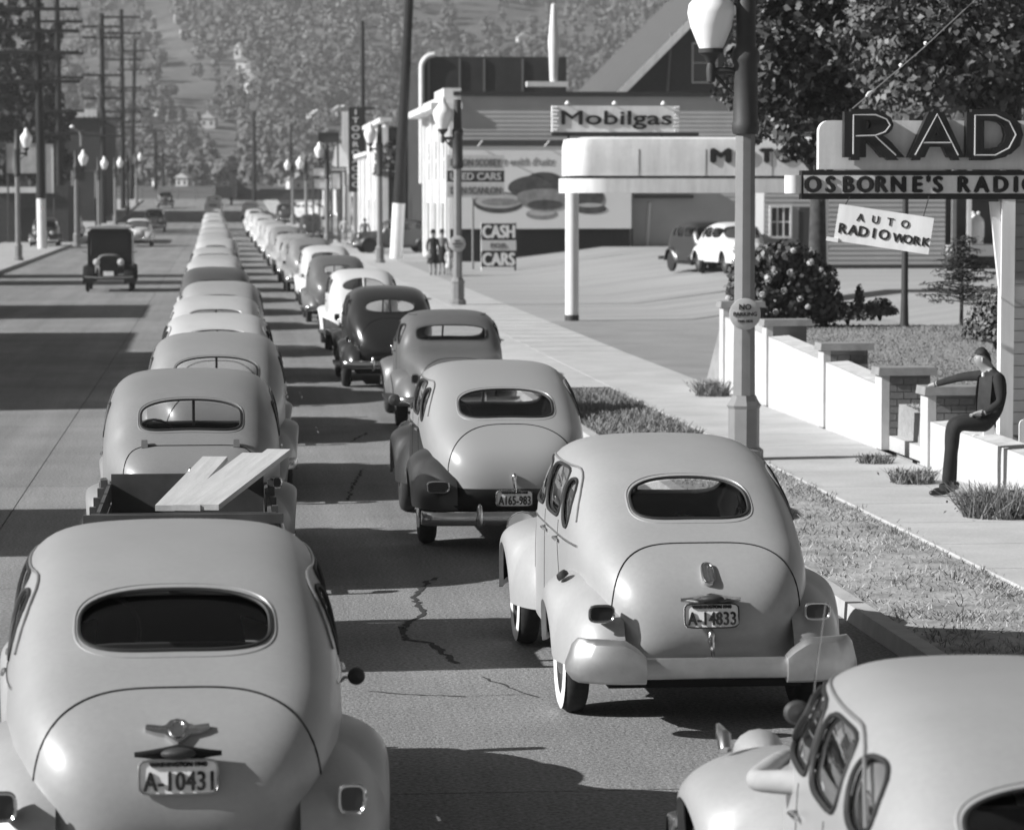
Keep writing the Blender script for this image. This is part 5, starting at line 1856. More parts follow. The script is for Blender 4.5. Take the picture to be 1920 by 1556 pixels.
# ------------------------------------------------------------------ trees and bushes near by
def crown_tree(name, label, x, y, z, trunk_h, blobs, nleaf, size, mat, trunk_r=.2, limbs=9, group=None, lean=(0, 0), cat='tree'):
    t = thing(name, label, cat, (x, y, z), 0, group)
    MB().tube([(0, 0, -.1), (lean[0] * .5, lean[1] * .5, trunk_h * .5), (lean[0], lean[1], trunk_h)], [trunk_r * 1.25, trunk_r, trunk_r * .7], 10).build('trunk', [BARK], t)
    top = Vector((lean[0], lean[1], trunk_h))
    mb = MB()
    for (bx, by, bz, br, bh) in blobs:
        e = Vector((bx, by, bz))
        s = top * random.uniform(.6, 1.0)
        m_ = s.lerp(e, .5) + Vector((random.uniform(-.3, .3), random.uniform(-.3, .3), .25))
        mb.tube([s, m_, e], [trunk_r * .5, trunk_r * .3, trunk_r * .1], 6)
        for _ in range(3):
            d = Vector((random.gauss(0, 1), random.gauss(0, 1), random.gauss(0, .7))).normalized() * br * .8
            mb.tube([m_.lerp(e, .6), e.lerp(e + d, .5), e + d], [trunk_r * .15, trunk_r * .1, .01], 5)
    mb.build('limbs', [BARK], t, kind='stuff')
    vol = np.array([b[3] ** 2 * b[4] for b in blobs])
    out = []
    for (bx, by, bz, br, bh), v in zip(blobs, vol):
        k = int(nleaf * v / vol.sum())
        # leaves hang in sprays: cluster centres near the blob's surface
        nc = max(6, k // 26)
        u = rng.normal(size=(nc, 3))
        u /= np.linalg.norm(u, axis=1)[:, None]
        cc = u * (rng.random(nc) ** .4)[:, None] * np.array([br, br, bh]) + np.array([bx, by, bz])
        idx = rng.integers(0, nc, k)
        p = cc[idx] + rng.normal(0, 1, (k, 3)) * np.array([br, br, bh * .7]) * .14
        out.append(cards(p, size, rng, nrm=u[idx] * .6 + np.array([0, 0, .5]), aspect=.75, droop=.2))
    quads('crown', np.concatenate(out), mat, t)
    return t
TG = 'broad-leaved trees beside the radio shop'
def blob_at(px, py, Y, r, h, o):
    p = at(px, py, Y) - Vector(o)
    return (p.x, p.y, p.z, r, h)
Yt = 56.0
b0 = (at(1532, 560, Yt + 3).x, Yt + 3, .9)
bl = [blob_at(px, py, Y_, r, r * .8, b0) for px, py, Y_, r in ((1440, 150, Yt, .85), (1490, 60, Yt, 1.0), (1450, 60, Yt + 2, .8), (1470, 250, Yt - 1, .62), (1500, 290, Yt - 1, .42), (1540, 110, Yt + 2, 1.1), (1530, 200, Yt + 1, .9), (1600, 60, Yt, 1.1), (1580, 160, Yt + 2, .9),
                                                               (1440, 220, Yt, .5), (1370, 190, Yt + 1, .35), (1560, -20, Yt, 1.3), (1640, 120, Yt + 3, 1.1), (1480, -40, Yt, 1.2), (1415, 110, Yt + 1, .55), (1515, 250, Yt, .5))]
crown_tree('maple_tree', 'dark leafy tree hanging over the canopy end, left of the radio sign', *b0, 3.6, bl, 17000, .17, LEAF, .17, group=TG)
b1 = (at(1895, 560, 52).x, 52, 1.0)
bl = [blob_at(px, py, Y_, r, r * .8, b1) for px, py, Y_, r in ((1680, 60, 50, 1.1), (1750, 120, 50, 1.1), (1830, 60, 50, 1.3), (1720, 180, 50, .75), (1800, 190, 51, .8), (1880, 150, 51, 1.1), (1900, 40, 52, 1.4), (1780, -30, 50, 1.4), (1960, 100, 53, 1.6), (1650, 170, 52, .6), (1640, 30, 52, .9), (1870, 230, 52, .6), (1980, -40, 52, 1.8), (1700, -30, 53, 1.2))]
crown_tree('maple_tree', 'large sunlit leafy tree rising above the radio sign at upper right', *b1, 4.2, bl, 20000, .15, LEAF_SUNLIT, .2, group=TG)

# flowering bush
Yb_ = 50.3
pb = at(1470, 588, Yb_)
t = thing('hydrangea_bush', 'large dark bush with pale flower heads beside the lamp post', 'bush', (pb.x, Yb_, 1.05))
out = []
blb = []
for px, py, r in ((1395, 520, .28), (1400, 560, .3), (1440, 500, .38), (1440, 560, .42), (1480, 490, .38), (1500, 540, .45), (1535, 530, .36), (1545, 575, .35), (1480, 570, .4), (1380, 545, .2), (1515, 500, .3)):
    p = at(px, py, Yb_) - Vector(t.location)
    blb.append((p, r))
    k = int(5200 * r * r)
    u = rng.normal(size=(k, 3))
    u /= np.linalg.norm(u, axis=1)[:, None]
    out.append(cards(u * (rng.random(k) ** .35)[:, None] * r + np.array(p), .11, rng, nrm=u, aspect=.75))
quads('leaves', np.concatenate(out), grey('bush_leaf', .05, .5, .4, var=.4, scale=2), t)
mb = MB()
for p, r in blb:
    mb.tube([(p.x * .3, p.y * .3, -.1), (p.x * .7, p.y, p.z * .5), tuple(p)], [.03, .02, .01], 5)
mb.build('stems', [BARK], t, kind='stuff')
FLOWER = grey('flower_head', .42, .8, .2, var=.2)
for px, py, s in ((1449, 508, 1), (1442, 522, 1), (1483, 512, .8), (1520, 492, .8), (1470, 545, .7), (1500, 560, .7), (1430, 552, .7), (1455, 585, .6), (1540, 505, .6), (1392, 500, .8), (1366, 560, .8), (1412, 535, .6), (1488, 470, .6), (1515, 575, .6)):
    p = at(px, py, Yb_ - .42) - Vector(t.location)
    mb = MB()
    for _ in range(26):
        d = Vector((random.gauss(0, 1), random.gauss(0, 1), random.gauss(0, 1))).normalized()
        c = p + d * .075 * s
        q = d.orthogonal().normalized() * .03
        r2 = d.cross(q)
        mb.add([c - q, c - r2, c + q, c + r2], [(0, 1, 2, 3)])
    mb.build('flower_head', [FLOWER], t, smooth=False, norm=False, kind='stuff')
# smaller shrubs on the far edge of the lawn
def shrub(label, px, py, Y, r, h, n, mat=LEAF, size=.08):
    p = at(px, py, Y)
    t = thing('shrub', label, 'shrub', (p.x, Y, p.z), 0, 'shrubs along the back of the lawn')
    u = rng.normal(size=(n, 3))
    u[:, 2] = np.abs(u[:, 2])
    u /= np.linalg.norm(u, axis=1)[:, None]
    quads('leaves', cards(u * (rng.random(n) ** .4)[:, None] * np.array([r, r, h]), size, rng, nrm=u), mat, t)
    mb = MB()
    for _ in range(6):
        d = Vector((random.uniform(-.6, .6) * r, random.uniform(-.6, .6) * r, h * .8))
        mb.tube([(0, 0, -.1), d * .5, d], [.02, .015, .006], 5)
    mb.build('stems', [BARK], t, kind='stuff')
shrub('rounded dark shrub left of the sign pole on the lawn', 1650, 590, 50.5, .32, .28, 700)
shrub('slim upright shrub in front of the bright forecourt', 1611, 590, 50.6, .1, .52, 350)
shrub('low dark shrub spreading right of the flower bush', 1590, 598, 50.4, .5, .3, 900)
shrub('ragged shrub hidden behind the white corner post', 1868, 640, 38, .45, .75, 1100)
shrub('vine mass on the corner of the white shopfront by the leaning pole', 732, 330, 178.5, 1.0, 2.6, 1500, LEAF, .3)

# young pine with level sprays
Yp = 44.0
pp = gnd(1802, 622, 1.0)
t = thing('young_pine', 'young pine with level branches on the lawn', 'tree', (pp.x, pp.y, lawnz(pp.x, pp.y)))
sP = FPX / pp.y
H = 168 / sP
MB().tube([(0, 0, -.05), (.01, 0, H * .5), (0, 0, H)], [.035, .025, .008], 8).build('trunk', [BARK], t)
mb = MB()
out = []
for k in range(58):
    z = H * (.26 + .74 * (k / 58) ** .9)
    a = k * 2.4
    L = .82 * (1 - .75 * ((z / H - .2) / .8) ** 1.3) * random.uniform(.6, 1.1)
    e = Vector((math.cos(a) * L, math.sin(a) * L, z + random.uniform(-.08, .06)))
    mb.tube([(0, 0, z), e * .6 + Vector((0, 0, z * .4 + .03)), e], [.012, .008, .003], 5)
    m_ = int(70 * L) + 10
    f = rng.random(m_) ** .7
    p = np.array([0, 0, z])[None] * (1 - f)[:, None] + np.array(e)[None] * f[:, None] + rng.normal(0, .05, (m_, 3)) * np.array([1, 1, .4])
    out.append(cards(p, .10, rng, flat=1.5, aspect=.3))
mb.build('branches', [BARK], t, kind='stuff')
quads('needles', np.concatenate(out), grey('pine_needle', .06, .6, .3, var=.3, scale=4), t)

# big dark trees behind the left-hand poles
LT = 'dark trees behind the left-hand poles'
for px, Y_, h_, lab in ((14, 225, 18.5, 'dark tall tree at the upper left corner'), (60, 232, 20, 'dark tall tree right of the corner one, behind the nearest pole'), (96, 240, 17, 'dark tree whose right edge meets the second left pole')):
    x = at(px, 370, Y_).x
    z0 = .3
    bl = []
    for k in range(11):
        zz = h_ * (.28 + .72 * k / 11)
        bl.append((random.uniform(-.5, .5), random.uniform(-1, 1), zz, 1.45 * (1.15 - k / 14), 1.3))
    crown_tree('dark_tree', lab, x, Y_, z0, h_ * .7, bl, 5200, .6, grey('dark_leaf', .035, .7, .3, var=.4, scale=.6), .25, group=LT)
# ------------------------------------------------------------------ the traffic
QL = 'cars queuing in the left lane'
QR = 'cars queuing in the right lane'

near_left = make_car('sedan', 'pale grey humpback sedan with oval back window, winged badge and plate A-10431', 'car', (-.222, 13.75, 0), R(1.5), QL,
                     prof='tail41', ws=1.0, tone=.27, rear=dict(cz=1.362, a=.43, b=.108, n=3.0, arch=.02), boot=dict(hw=.625, n=3.6, zt=1.135, zb=.50, drop=.15, e=2.4, handle=True, hz=.50), plate_no='A-10431', plate_z=.82,
                     framed=True, badge='wings', rf=dict(xo=.96), mirror=(1,), mpos=(1.0, .88), mlen=.55, mr=.7, belt=1.07, tails=(.74, -.86, .70, .05, .055), rear_y=-1.2, rough=.42)
plymouth = make_car('sedan', 'pale sedan with whitewall tyres, winged bumper and plate A-14833', 'car', (2.95, 19.1, 0), 0, QR,
                    prof='tail41', ws=.975, tone=.30, bumper_mat=grey('dull_chrome', .5, .42, .5, .9, var=.12, scale=9), rear=dict(cz=1.36, a=.375, b=.11, n=3.0, arch=.025), boot=dict(hw=.59, n=4.2, zt=1.13, zb=.42, drop=.15, e=2.2, hz=.60), plate_no='A-14833', plate_z=.735,
                    badge='shield', wings=True, whitewall=True, filler=True, belt=1.06, tails=(.665, -.86, .745, .07, .045), rear_y=-1.12, rough=.42)
torpedo = make_car('sedan', 'two-tone sedan with pale roof, black lower body and plate A165-983, in the right lane', 'car', (2.66, 28.6, 0), 0, QR,
                   prof='tail41', tone=.28, low=.018, rear=dict(cz=1.33, a=.44, b=.115, n=3.4, arch=.03), boot=dict(hw=.60, zt=1.16, zb=.62, drop=.10, e=3, hz=.70), plate_no='A165-983', plate_z=.515, plate_tilt=.0,
                   hood_lamp=False, bz=.35, mirror=(-1,), tails=(.70, -.88, .62, .095, .048), rear_y=-1.14, rough=.42)
nearest_right = make_car('sedan', 'light grey sedan with round mirror and whip aerial, cut off by the lower right corner', 'car', (2.86, 9.95, 0), 0, QR,
                         prof='slant37', ws=.97, cowl=.16, n=5.0, tone=.27, rear=dict(cz=1.36, a=.44, b=.115, n=2.7, arch=.02), boot=dict(hw=.54, zt=1.10, zb=.45, drop=.15), rough=.42,
                         ff=dict(xi=.42, xo=.90, zt=1.0, n=2.0))
nearest_right.scale = (1, 1, .89)
# whip aerial, driver's mirror and parking lamp on the nearest right-hand car
sh = root_shells[nearest_right.name]
p = sh.hit('left', 2.5, 1.03, 0)
MB().tube([p + Vector((-.02, 0, 0)), p + Vector((-.01, 0, .35)), p + Vector((.03, -.03, .75))], [.006, .004, .0025], 6).build('aerial', [CHROME], nearest_right)
p = sh.hit('left', 2.22, 1.10)
o = MB().tube([p, p + Vector((-.08, -.02, .08)), p + Vector((-.11, -.04, .18))], .008, 6).build('mirror_arm', [CHROME], nearest_right)
MB().lathe([(.001, -.03), (.045, -.02), (.058, 0), (.05, .006), (.001, .008)], 18, c=p + Vector((-.13, -.05, .22)), axis='y').build('mirror', [IRON], o)
for sd in (-1, 1):
    o = MB().tube([(sd * .70, 2.95, .99), (sd * .70, 3.0, 1.05), (sd * .70, 3.14, 1.075)], [.028, .034, .012], 10).build('parking_lamp', [CHROME_OLD], nearest_right)
towcar = make_car('sedan', 'grey humpback sedan towing the open box trailer', 'car', (-.27, 26.1, 0), 0, QL,
                  prof='hump36', tone=.20, rear=dict(cz=1.44, a=.42, b=.115, n=3.6, arch=.035), boot=dict(hw=.56, zt=1.205, zb=.48, n=7, handle=True, hz=1.0), hinges=True,
                  mirror=(-1, 1), running=True, tails=(.72, -.55, .88, .03, .04), rear_y=-1.22)
third_left = make_car('sedan', 'grey sedan with bulging rear fenders, directly ahead of the car towing the trailer', 'car', (-.07, 33.5, 0), 0, QL,
                      prof='hump36', tone=.24, rear=dict(cz=1.41, a=.44, b=.12, n=3.0, arch=.03), boot=dict(hw=.56, zt=1.20, zb=.48, drop=.10, e=3), mirror=(-1,), running=True)
coupe = make_car('coupe', 'mid grey coupe with rounded rear deck and wide back window, ahead of the two-tone sedan', 'car', (3.28, 43.2, 0), 0, QR,
                 prof='coupe38', tone=.10, rear=dict(cz=1.33, a=.50, b=.10, n=4, arch=.02), boot=dict(hw=.55, zt=1.02, zb=.5, drop=.08, hz=.75), plate_no='A-71326', running=True)
black = make_car('sedan', 'black slantback sedan with a two-pane back window and chrome bumper', 'car', (2.88, 52.6, 0), 0, QR,
                 prof='slant37', tone=.016, rear=dict(cz=1.40, a=.42, b=.105, n=2.3, arch=.02), split=True, boot=dict(hw=.56, zt=1.20, zb=.45, drop=.04, e=6, hz=.72), mirror=(1,), running=True, tails=(.74, -.5, .85, .03, .04), rough=.22)
white_split = make_car('sedan', 'cream slantback sedan with arched two-pane back window, just ahead of the black sedan', 'car', (3.02, 65.3, 0), 0, QR,
                       prof='slant37', tone=.55, rear=dict(cz=1.42, a=.44, b=.115, n=2.2, arch=.05), split=True, boot=dict(hw=.56, zt=1.18, zb=.45, drop=.05, e=5), running=True)

# light copies fill the queues into the distance
far_a = make_car('sedan', 'light grey rounded sedan, fourth car up the left lane', 'car', (-.07, 41.2, 0), 0, QL, prof='tail41', tone=.44, light=False,
                 rear=dict(cz=1.35, a=.42, b=.12, arch=.02), boot=dict(hw=.58, zt=1.10, zb=.45))
far_b = make_car('sedan', 'small dark-topped grey sedan ahead of the cream slantback', 'car', (2.98, 79.0, 0), 0, QR, prof='hump36', tone=.10, light=True,
                 rear=dict(cz=1.40, a=.36, b=.11, n=3), running=True)
far_c = make_car('sedan', 'light grey low sedan, fifth car up the left lane', 'car', (-.10, 48.7, 0), 0, QL, prof='tail41', tone=.42, light=True, rear=dict(cz=1.35, a=.42, b=.12))
ORD = ['first', 'second', 'third', 'fourth', 'fifth', 'sixth', 'seventh', 'eighth', 'ninth', 'tenth', 'eleventh', 'twelfth', 'thirteenth', 'fourteenth', 'fifteenth', 'sixteenth', 'seventeenth', 'eighteenth', 'nineteenth', 'twentieth', 'twenty-first', 'twenty-second', 'twenty-third']
# model, distance, paint, sideways place
left_far = [(third_left, 54.6, .30, -.02), (far_b, 63.2, .07, -.12), (white_split, 75.0, .42, -.2), (far_c, 83.5, .36, -.15), (coupe, 93, .36, -.22), (far_b, 102.5, .40, -.18), (far_c, 112, .42, -.22),
            (far_b, 122, .34, -.26), (far_c, 132, .40, -.28), (coupe, 143, .30, -.3), (far_b, 155, .42, -.35), (far_c, 168, .36, -.4), (far_b, 183, .40, -.45), (far_c, 200, .34, -.5), (far_b, 219, .42, -.55), (far_c, 240, .40, -.6), (far_b, 265, .42, -.7), (far_c, 298, .40, -.7)]
right_far = [(towcar, 90.5, .50, 3.08), (far_b, 102, .18, 2.95), (coupe, 113, .24, 2.9), (far_c, 124, .30, 2.92), (far_b, 136, .2, 2.85), (far_c, 149, .38, 2.82), (far_b, 163, .30, 2.8), (far_c, 179, .42, 2.75), (far_b, 197, .40, 2.7),
             (far_c, 217, .42, 2.6), (far_b, 241, .44, 2.6), (far_c, 270, .4, 2.6)]
def tone_word(v):
    return 'dark' if v < .12 else 'mid grey' if v < .28 else 'light grey' if v < .39 else 'pale'
def kind_word(src):
    return 'coupe' if src is coupe else 'low sedan' if src is far_c else 'tall sedan' if src in (far_b, towcar, third_left) else 'slantback sedan'
for lane, cars, first in (('left', left_far, 5), ('right', right_far, 7)):
    for i, (src, Y, tone, X) in enumerate(cars):
        c = dup(src, (X, Y, zr(Y)), R(.7 * math.sin(i * 2.3)), '%s %s, %s car up the %s lane' % (tone_word(tone), kind_word(src), ORD[i + first], lane), paint(tone), scale=(1, 1, 1 + .03 * math.sin(i * 1.7)))
        c['group'] = QL if lane == 'left' else QR
for src, Y, tone, X, lab in ((far_b, 205, .03, 6.0, 'black tall sedan parked at the right kerb below the white pole'), (far_b, 258, .05, 5.4, 'dark sedan parked at the right kerb, farther of two')):
    dup(src, (X, Y, zr(Y)), 0, lab, paint(tone))['group'] = 'cars parked at the right kerb'
ONC = 'oncoming cars on the left side of the road'
for src, Y, tone, px, lab in ((far_a, 186, .5, 262, 'white sedan coming towards the camera behind the old black truck'), (far_b, 236, .05, 291, 'dark oncoming sedan with bright headlamps'),
                              (far_b, 318, .06, 311, 'farthest dark oncoming sedan at the top of the rise')):
    X = at(px, 450, Y).x
    dup(src, (X, Y, zr(Y)), PI, lab, paint(tone))['group'] = ONC
dup(far_c, (at(600, 400, 268).x, 268, zr(268)), R(60), 'pale car turning in at the right, beyond the globe lamps', paint(.6))['group'] = 'cars turning at the right'
PK = 'cars parked behind the filling station'
dup(far_b, (at(1298, 460, 104).x, 104, lotz(at(1298, 460, 104).x, 104) - .01), PI + R(12), 'black tall car parked behind the filling station', paint(.02))['group'] = PK
dup(far_a, (at(1352, 460, 101).x, 101, lotz(at(1352, 460, 101).x, 101) - .01), PI + R(8), 'white rounded car parked beside the black one behind the filling station', paint(.6))['group'] = PK
dup(far_b, (at(790, 470, 158).x, 159, .13 + zr(159)), R(100), 'dark car nosing out beside the white storefront', paint(.03))['group'] = 'cars at the storefront'
dup(far_b, (at(88, 450, 182).x, 182, zr(182)), PI, 'dark sedan parked at the left kerb behind the utility pole', paint(.02))['group'] = 'cars parked on the left'
dup(far_c, (at(135, 450, 214).x, 214, zr(214)), PI, 'pale low car parked on the left behind the old truck', paint(.4))['group'] = 'cars parked on the left'

# ------------------------------------------------------------------ the open box trailer and its planks
TR = thing('box_trailer', 'homemade wooden box trailer hitched behind the grey sedan', 'trailer', (-.27, 21.9, 0))
hw, hl, tz = .575, 1.2, 1.13
for nm, b in (('tailboard', (-hw - .05, hw + .05, -hl - .03, -hl, .74, tz)), ('headboard', (-hw, hw, hl, hl + .03, .62, tz + .05))):
    MB().box(*b).build(nm, [CRATEWOOD], TR, smooth=False)
for sd in (-1, 1):
    for k in range(4):
        z = .505 + .155 * k
        MB().box(min(sd * hw, sd * (hw + .025)), max(sd * hw, sd * (hw + .025)), -hl + .002, hl - .002, z, z + .14).build('side_board', [CRATEWOOD], TR, smooth=False)
    for y in (-.95, -.3, .4, 1.05):
        MB().box(min(sd * (hw + .027), sd * (hw + .07)), max(sd * (hw + .027), sd * (hw + .07)), y - .03, y + .03, .52, tz + .02).build('stake', [CRATEWOOD], TR, smooth=False)
    mb = MB().tube([(sd * (hw + .09), -.62, 1.0), (sd * (hw + .11), -.62, .93), (sd * (hw + .1), -.72, .9)], .02, 8)
    mb.build('stake_hook', [CHROME_OLD], TR)
    wheel(TR, sd * .74, -.1, r=.33)
MB().box(-hw + .002, hw - .002, -hl + .002, hl - .002, .54, .575).build('trailer_floor', [CRATEWOOD], TR, smooth=False)
MB().box(-hw - .1, hw + .1, -hl - .07, -hl - .031, 1.06, 1.125).build('top_rail', [CRATEWOOD], TR, smooth=False)
MB().tube([(0, 1.2, .5), (0, 3.0, .46)], .03).build('drawbar', [IRON], TR)
MB().tube([(-.74, -.1, .33), (.74, -.1, .33)], .03).build('trailer_axle', [IRON], TR)
def plank(p0, p1, w_, lab):
    a, b = Vector(p0), Vector(p1)
    t = thing('plank', lab, 'plank', a, 0, 'planks lying across the trailer')
    L = (b - a).length
    d = (b - a).normalized()
    o = MB().box(-w_ / 2, w_ / 2, 0, L, -.02, .02).build('board', [PLANKWOOD], t, smooth=False)
    q = d.to_track_quat('Y', 'Z')
    t.rotation_euler = q.to_euler()
    return t
plank((-.37, 20.78, 1.155), (-.06, 23.1, 1.29), .19, 'pale plank on the left of the fan lying in the trailer')
plank((-.25, 20.74, 1.16), (.24, 23.05, 1.32), .19, 'middle pale plank of the fan lying in the trailer')
plank((-.12, 20.72, 1.165), (.42, 22.95, 1.355), .18, 'right-hand pale plank sticking out past the side of the trailer')

# ------------------------------------------------------------------ the old black truck coming towards us
def old_truck():
    Y = 104.0
    t = thing('panel_truck', 'tall old black truck with separate headlamps coming down the left side of the road', 'truck', (at(208, 550, Y).x, Y, zr(Y)), PI)
    B = grey('old_black_paint', .012, .4, .4, coat=.15)
    bw_ = .74
    mb = MB()
    rows = []
    for y, zt in ((-1.9, 2.02), (-1.6, 2.10), (.2, 2.14), (.75, 2.10)):
        row = []
        for k in range(21):
            c, q = sup(PI * k / 20, 9)
            row.append((bw_ * c, y, 1.0 + (zt - 1.0) * q))
        rows.append([(bw_, y, .62)] + row + [(-bw_, y, .62)])
    mb.grid(rows)
    mb.box(-bw_ + .01, bw_ - .01, -1.9, -1.88, .62, 1.98)
    mb.box(-bw_ + .01, bw_ - .01, .70, .74, .62, 1.22)
    mb.box(-bw_ + .01, bw_ - .01, -1.9, .72, .58, .64)
    for sd in (-1, 1):
        mb.box(min(sd * .66, sd * .735), max(sd * .66, sd * .735), .68, .745, 1.2, 2.0)
    mb.box(-.66, .66, .69, .745, 1.92, 2.07)
    mb.build('cab', [B], t, angle=30)
    MB().prism([(-.80, 2.10), (.80, 2.10), (.7, 2.17), (0, 2.21), (-.7, 2.17)], -1.95, .95).build('roof', [grey('canvas_top', .32, .8, .2, var=.1)], t, smooth=False)
    MB().box(-.65, .65, .712, .722, 1.22, 1.92).build('windscreen', [GLASS], t, smooth=False)
    mb = MB()
    rows = []
    for y, wd_, zt in ((.745, .50, 1.26), (1.2, .42, 1.24), (1.72, .31, 1.2)):
        rows.append([(wd_ * sup(PI * k / 14, 3.4)[0], y, .62 + (zt - .62) * sup(PI * k / 14, 3.4)[1]) for k in range(15)])
    mb.grid(rows)
    mb.build('bonnet', [grey('old_grey_paint', .16, .35, .4, coat=.2)], t)
    o = MB().prism([(-.30, .55), (.30, .55), (.31, 1.1), (.22, 1.2), (0, 1.22), (-.22, 1.2), (-.31, 1.1)], 1.722, 1.77).build('radiator', [B], t, smooth=False)
    mb = MB()
    for k in range(9):
        mb.tube([(-.24 + .06 * k, 1.775, .62), (-.24 + .06 * k, 1.775, 1.12)], .006, 4)
    mb.build('grille', [IRON], o)
    for sd in (-1, 1):
        h = MB().lathe([(.001, -.2), (.07, -.17), (.115, -.04), (.12, 0)], 16, axis='y').build('headlamp', [CHROME_OLD], t, loc=(sd * .40, 1.78, 1.0))
        MB().lathe([(.118, 0), (.06, .03), (.001, .035)], 16, axis='y').build('headlamp_lens', [BULB], h)
        for (yw, nm) in ((1.35, 'front_fender'), (-1.25, 'rear_fender')):
            rows = []
            for k in range(17):
                a = R(-15) + R(205) * k / 16
                y, z = yw + .50 * math.cos(a), .44 + .47 * math.sin(a)
                rows.append([(sd * x, y, z - .06 * ((x - .68) / .2) ** 2) for x in (.50, .58, .68, .78, .86)])
            MB().grid(rows).build(nm, [B], t)
        for y in (1.35, -1.25):
            o = MB().lathe([(.36, -.06), (.40, -.05), (.415, 0), (.40, .05), (.36, .06), (.35, 0), (.36, -.06)], 24, axis='x').build('wheel', [TYRE], t, loc=(sd * .72, y, .415))
            mb = MB()
            for k in range(10):
                a = 2 * PI * k / 10
                mb.tube([(0, .06 * math.cos(a), .06 * math.sin(a)), (0, .35 * math.cos(a), .35 * math.sin(a))], .014, 5)
            mb.lathe([(.001, -.07), (.07, -.06), (.07, .06), (.001, .07)], 10, axis='x')
            mb.build('spokes', [IRON], o)
        MB().box(min(sd * .6, sd * .84), max(sd * .6, sd * .84), -.8, .9, .46, .5).build('running_board', [RUBBER], t, smooth=False)
        MB().tube([(sd * .76, .7, 1.3), (sd * .92, .72, 1.34)], .012).build('mirror_arm', [IRON], t)
    MB().tube([(-.8, 2.0, .52), (-.4, 2.08, .5), (.4, 2.08, .5), (.8, 2.0, .52)], .03).build('bumper', [CHROME_OLD], t)
    MB().box(-.17, .17, 2.115, 2.122, .55, .70).build('number_plate', [PLATE], t, smooth=False)
    MB().box(-.6, .6, .1, .4, .62, 1.2).build('seats', [DARKIN], t, smooth=False)
    MB().tube([(-.72, 1.35, .42), (.72, 1.35, .42)], .03).build('front_axle', [IRON], t)
    return t
old_truck()
# ------------------------------------------------------------------ people


def figure(name, label, loc, rz, J, E, mats, matof, root='pelvis', group=None, head=None, sub=2):
    """one continuous skinned figure. J: joint -> (x, y, z, radius); E: edges; matof(joint) -> material slot"""
    t = thing(name, label, 'person', loc, rz, group)
    names = list(J)
    me = bpy.data.meshes.new('body')
    me.from_pydata([J[n][:3] for n in names], [(names.index(a), names.index(b)) for a, b in E], [])
    o = link('body', me, t)
    md = o.modifiers.new('skin', 'SKIN')
    md.use_smooth_shade = True
    for i, n in enumerate(names):
        r = J[n][3]
        r = r if isinstance(r, tuple) else (r, r)
        me.skin_vertices[0].data[i].radius = r
        me.skin_vertices[0].data[i].use_root = n == root
    sb = o.modifiers.new('sub', 'SUBSURF')
    sb.levels = sb.render_levels = sub
    bpy.context.view_layer.update()
    new = bpy.data.meshes.new_from_object(o.evaluated_get(bpy.context.evaluated_depsgraph_get()))
    o.modifiers.clear()
    o.data = new
    new.materials.clear()
    for m in mats:
        new.materials.append(m)
    P = np.array([J[n][:3] for n in names])
    segs = [(names.index(a), names.index(b)) for a, b in E]
    mi = []
    for f in new.polygons:
        c = np.array(f.center)
        best, bm_ = 1e9, 0
        for a, b in segs:
            d = P[b] - P[a]
            u = max(0, min(1, np.dot(c - P[a], d) / max(1e-9, np.dot(d, d))))
            ra, rb = J[names[a]][3], J[names[b]][3]
            ra, rb = (max(ra) if isinstance(ra, tuple) else ra), (max(rb) if isinstance(rb, tuple) else rb)
            q = abs(np.linalg.norm(c - P[a] - d * u) - (ra + (rb - ra) * u))
            if q < best:
                best, bm_ = q, matof(names[a], names[b], u)
        mi.append(bm_)
    new.polygons.foreach_set('material_index', mi)
    new.polygons.foreach_set('use_smooth', [True] * len(mi))
    return t


def face(t, hx, hy, hz, yaw=0.0, hair=.02, s=1.0, hat=None):
    """nose, ears, eyes and hair on a head centred at hx,hy,hz looking along -y rotated by yaw"""
    M = Matrix.Translation((hx, hy, hz)) @ Matrix.Rotation(yaw, 4, 'Z')
    def w_(p):
        return M @ (Vector(p) * s)
    m = MB()
    m.tube([w_((0, -.092, .02)), w_((0, -.118, -.02)), w_((0, -.10, -.032))], [.010 * s, .016 * s, .012 * s], 6)
    m.build('nose', [SKIN], t)
    for sx in (-1, 1):
        m = MB()
        c = w_((sx * .082, .0, -.005))
        m.ball(c, .012 * s, .022 * s, .032 * s, 8, 6)
        m.build('ear', [SKIN], t)
        c = w_((sx * .032, -.088, .022))
        MB().ball(c, .011 * s, .008 * s, .007 * s, 8, 6).build('eye', [INK], t)
    c = w_((0, -.092, -.052))
    MB().ball(c, .024 * s, .007 * s, .006 * s, 8, 6).build('mouth', [grey('lip', .2, .6)], t)
    rows = []
    for i in range(9):
        a = R(5) + R(85) * i / 8
        rows.append([w_((.088 * math.cos(a) * math.cos(b), .030 + .092 * math.cos(a) * math.sin(b), .045 + .082 * math.sin(a) - (.09 * max(0, math.sin(b)) * (1 - i / 8)))) for b in [2 * PI * k / 16 for k in range(16)]])
    MB().grid(rows, closev=True).build('hair', [grey('hair_%d' % round(hair * 100), hair, .7, .3)], t)
    if hat:
        m = MB().lathe([(.001, .16), (.06, .155), (.085, .12), (.092, .06), (.15, .05), (.152, .045), (.09, .04)], 18, c=tuple(w_((0, .01, .02))))
        m.build('hat', [grey('hat_felt_%d' % round(hat * 100), hat, .8, .2)], t)


SUIT = grey('dark_suit', .022, .85, .2, var=.25, scale=8)
SHOE = grey('shoe_leather', .015, .3, .5)
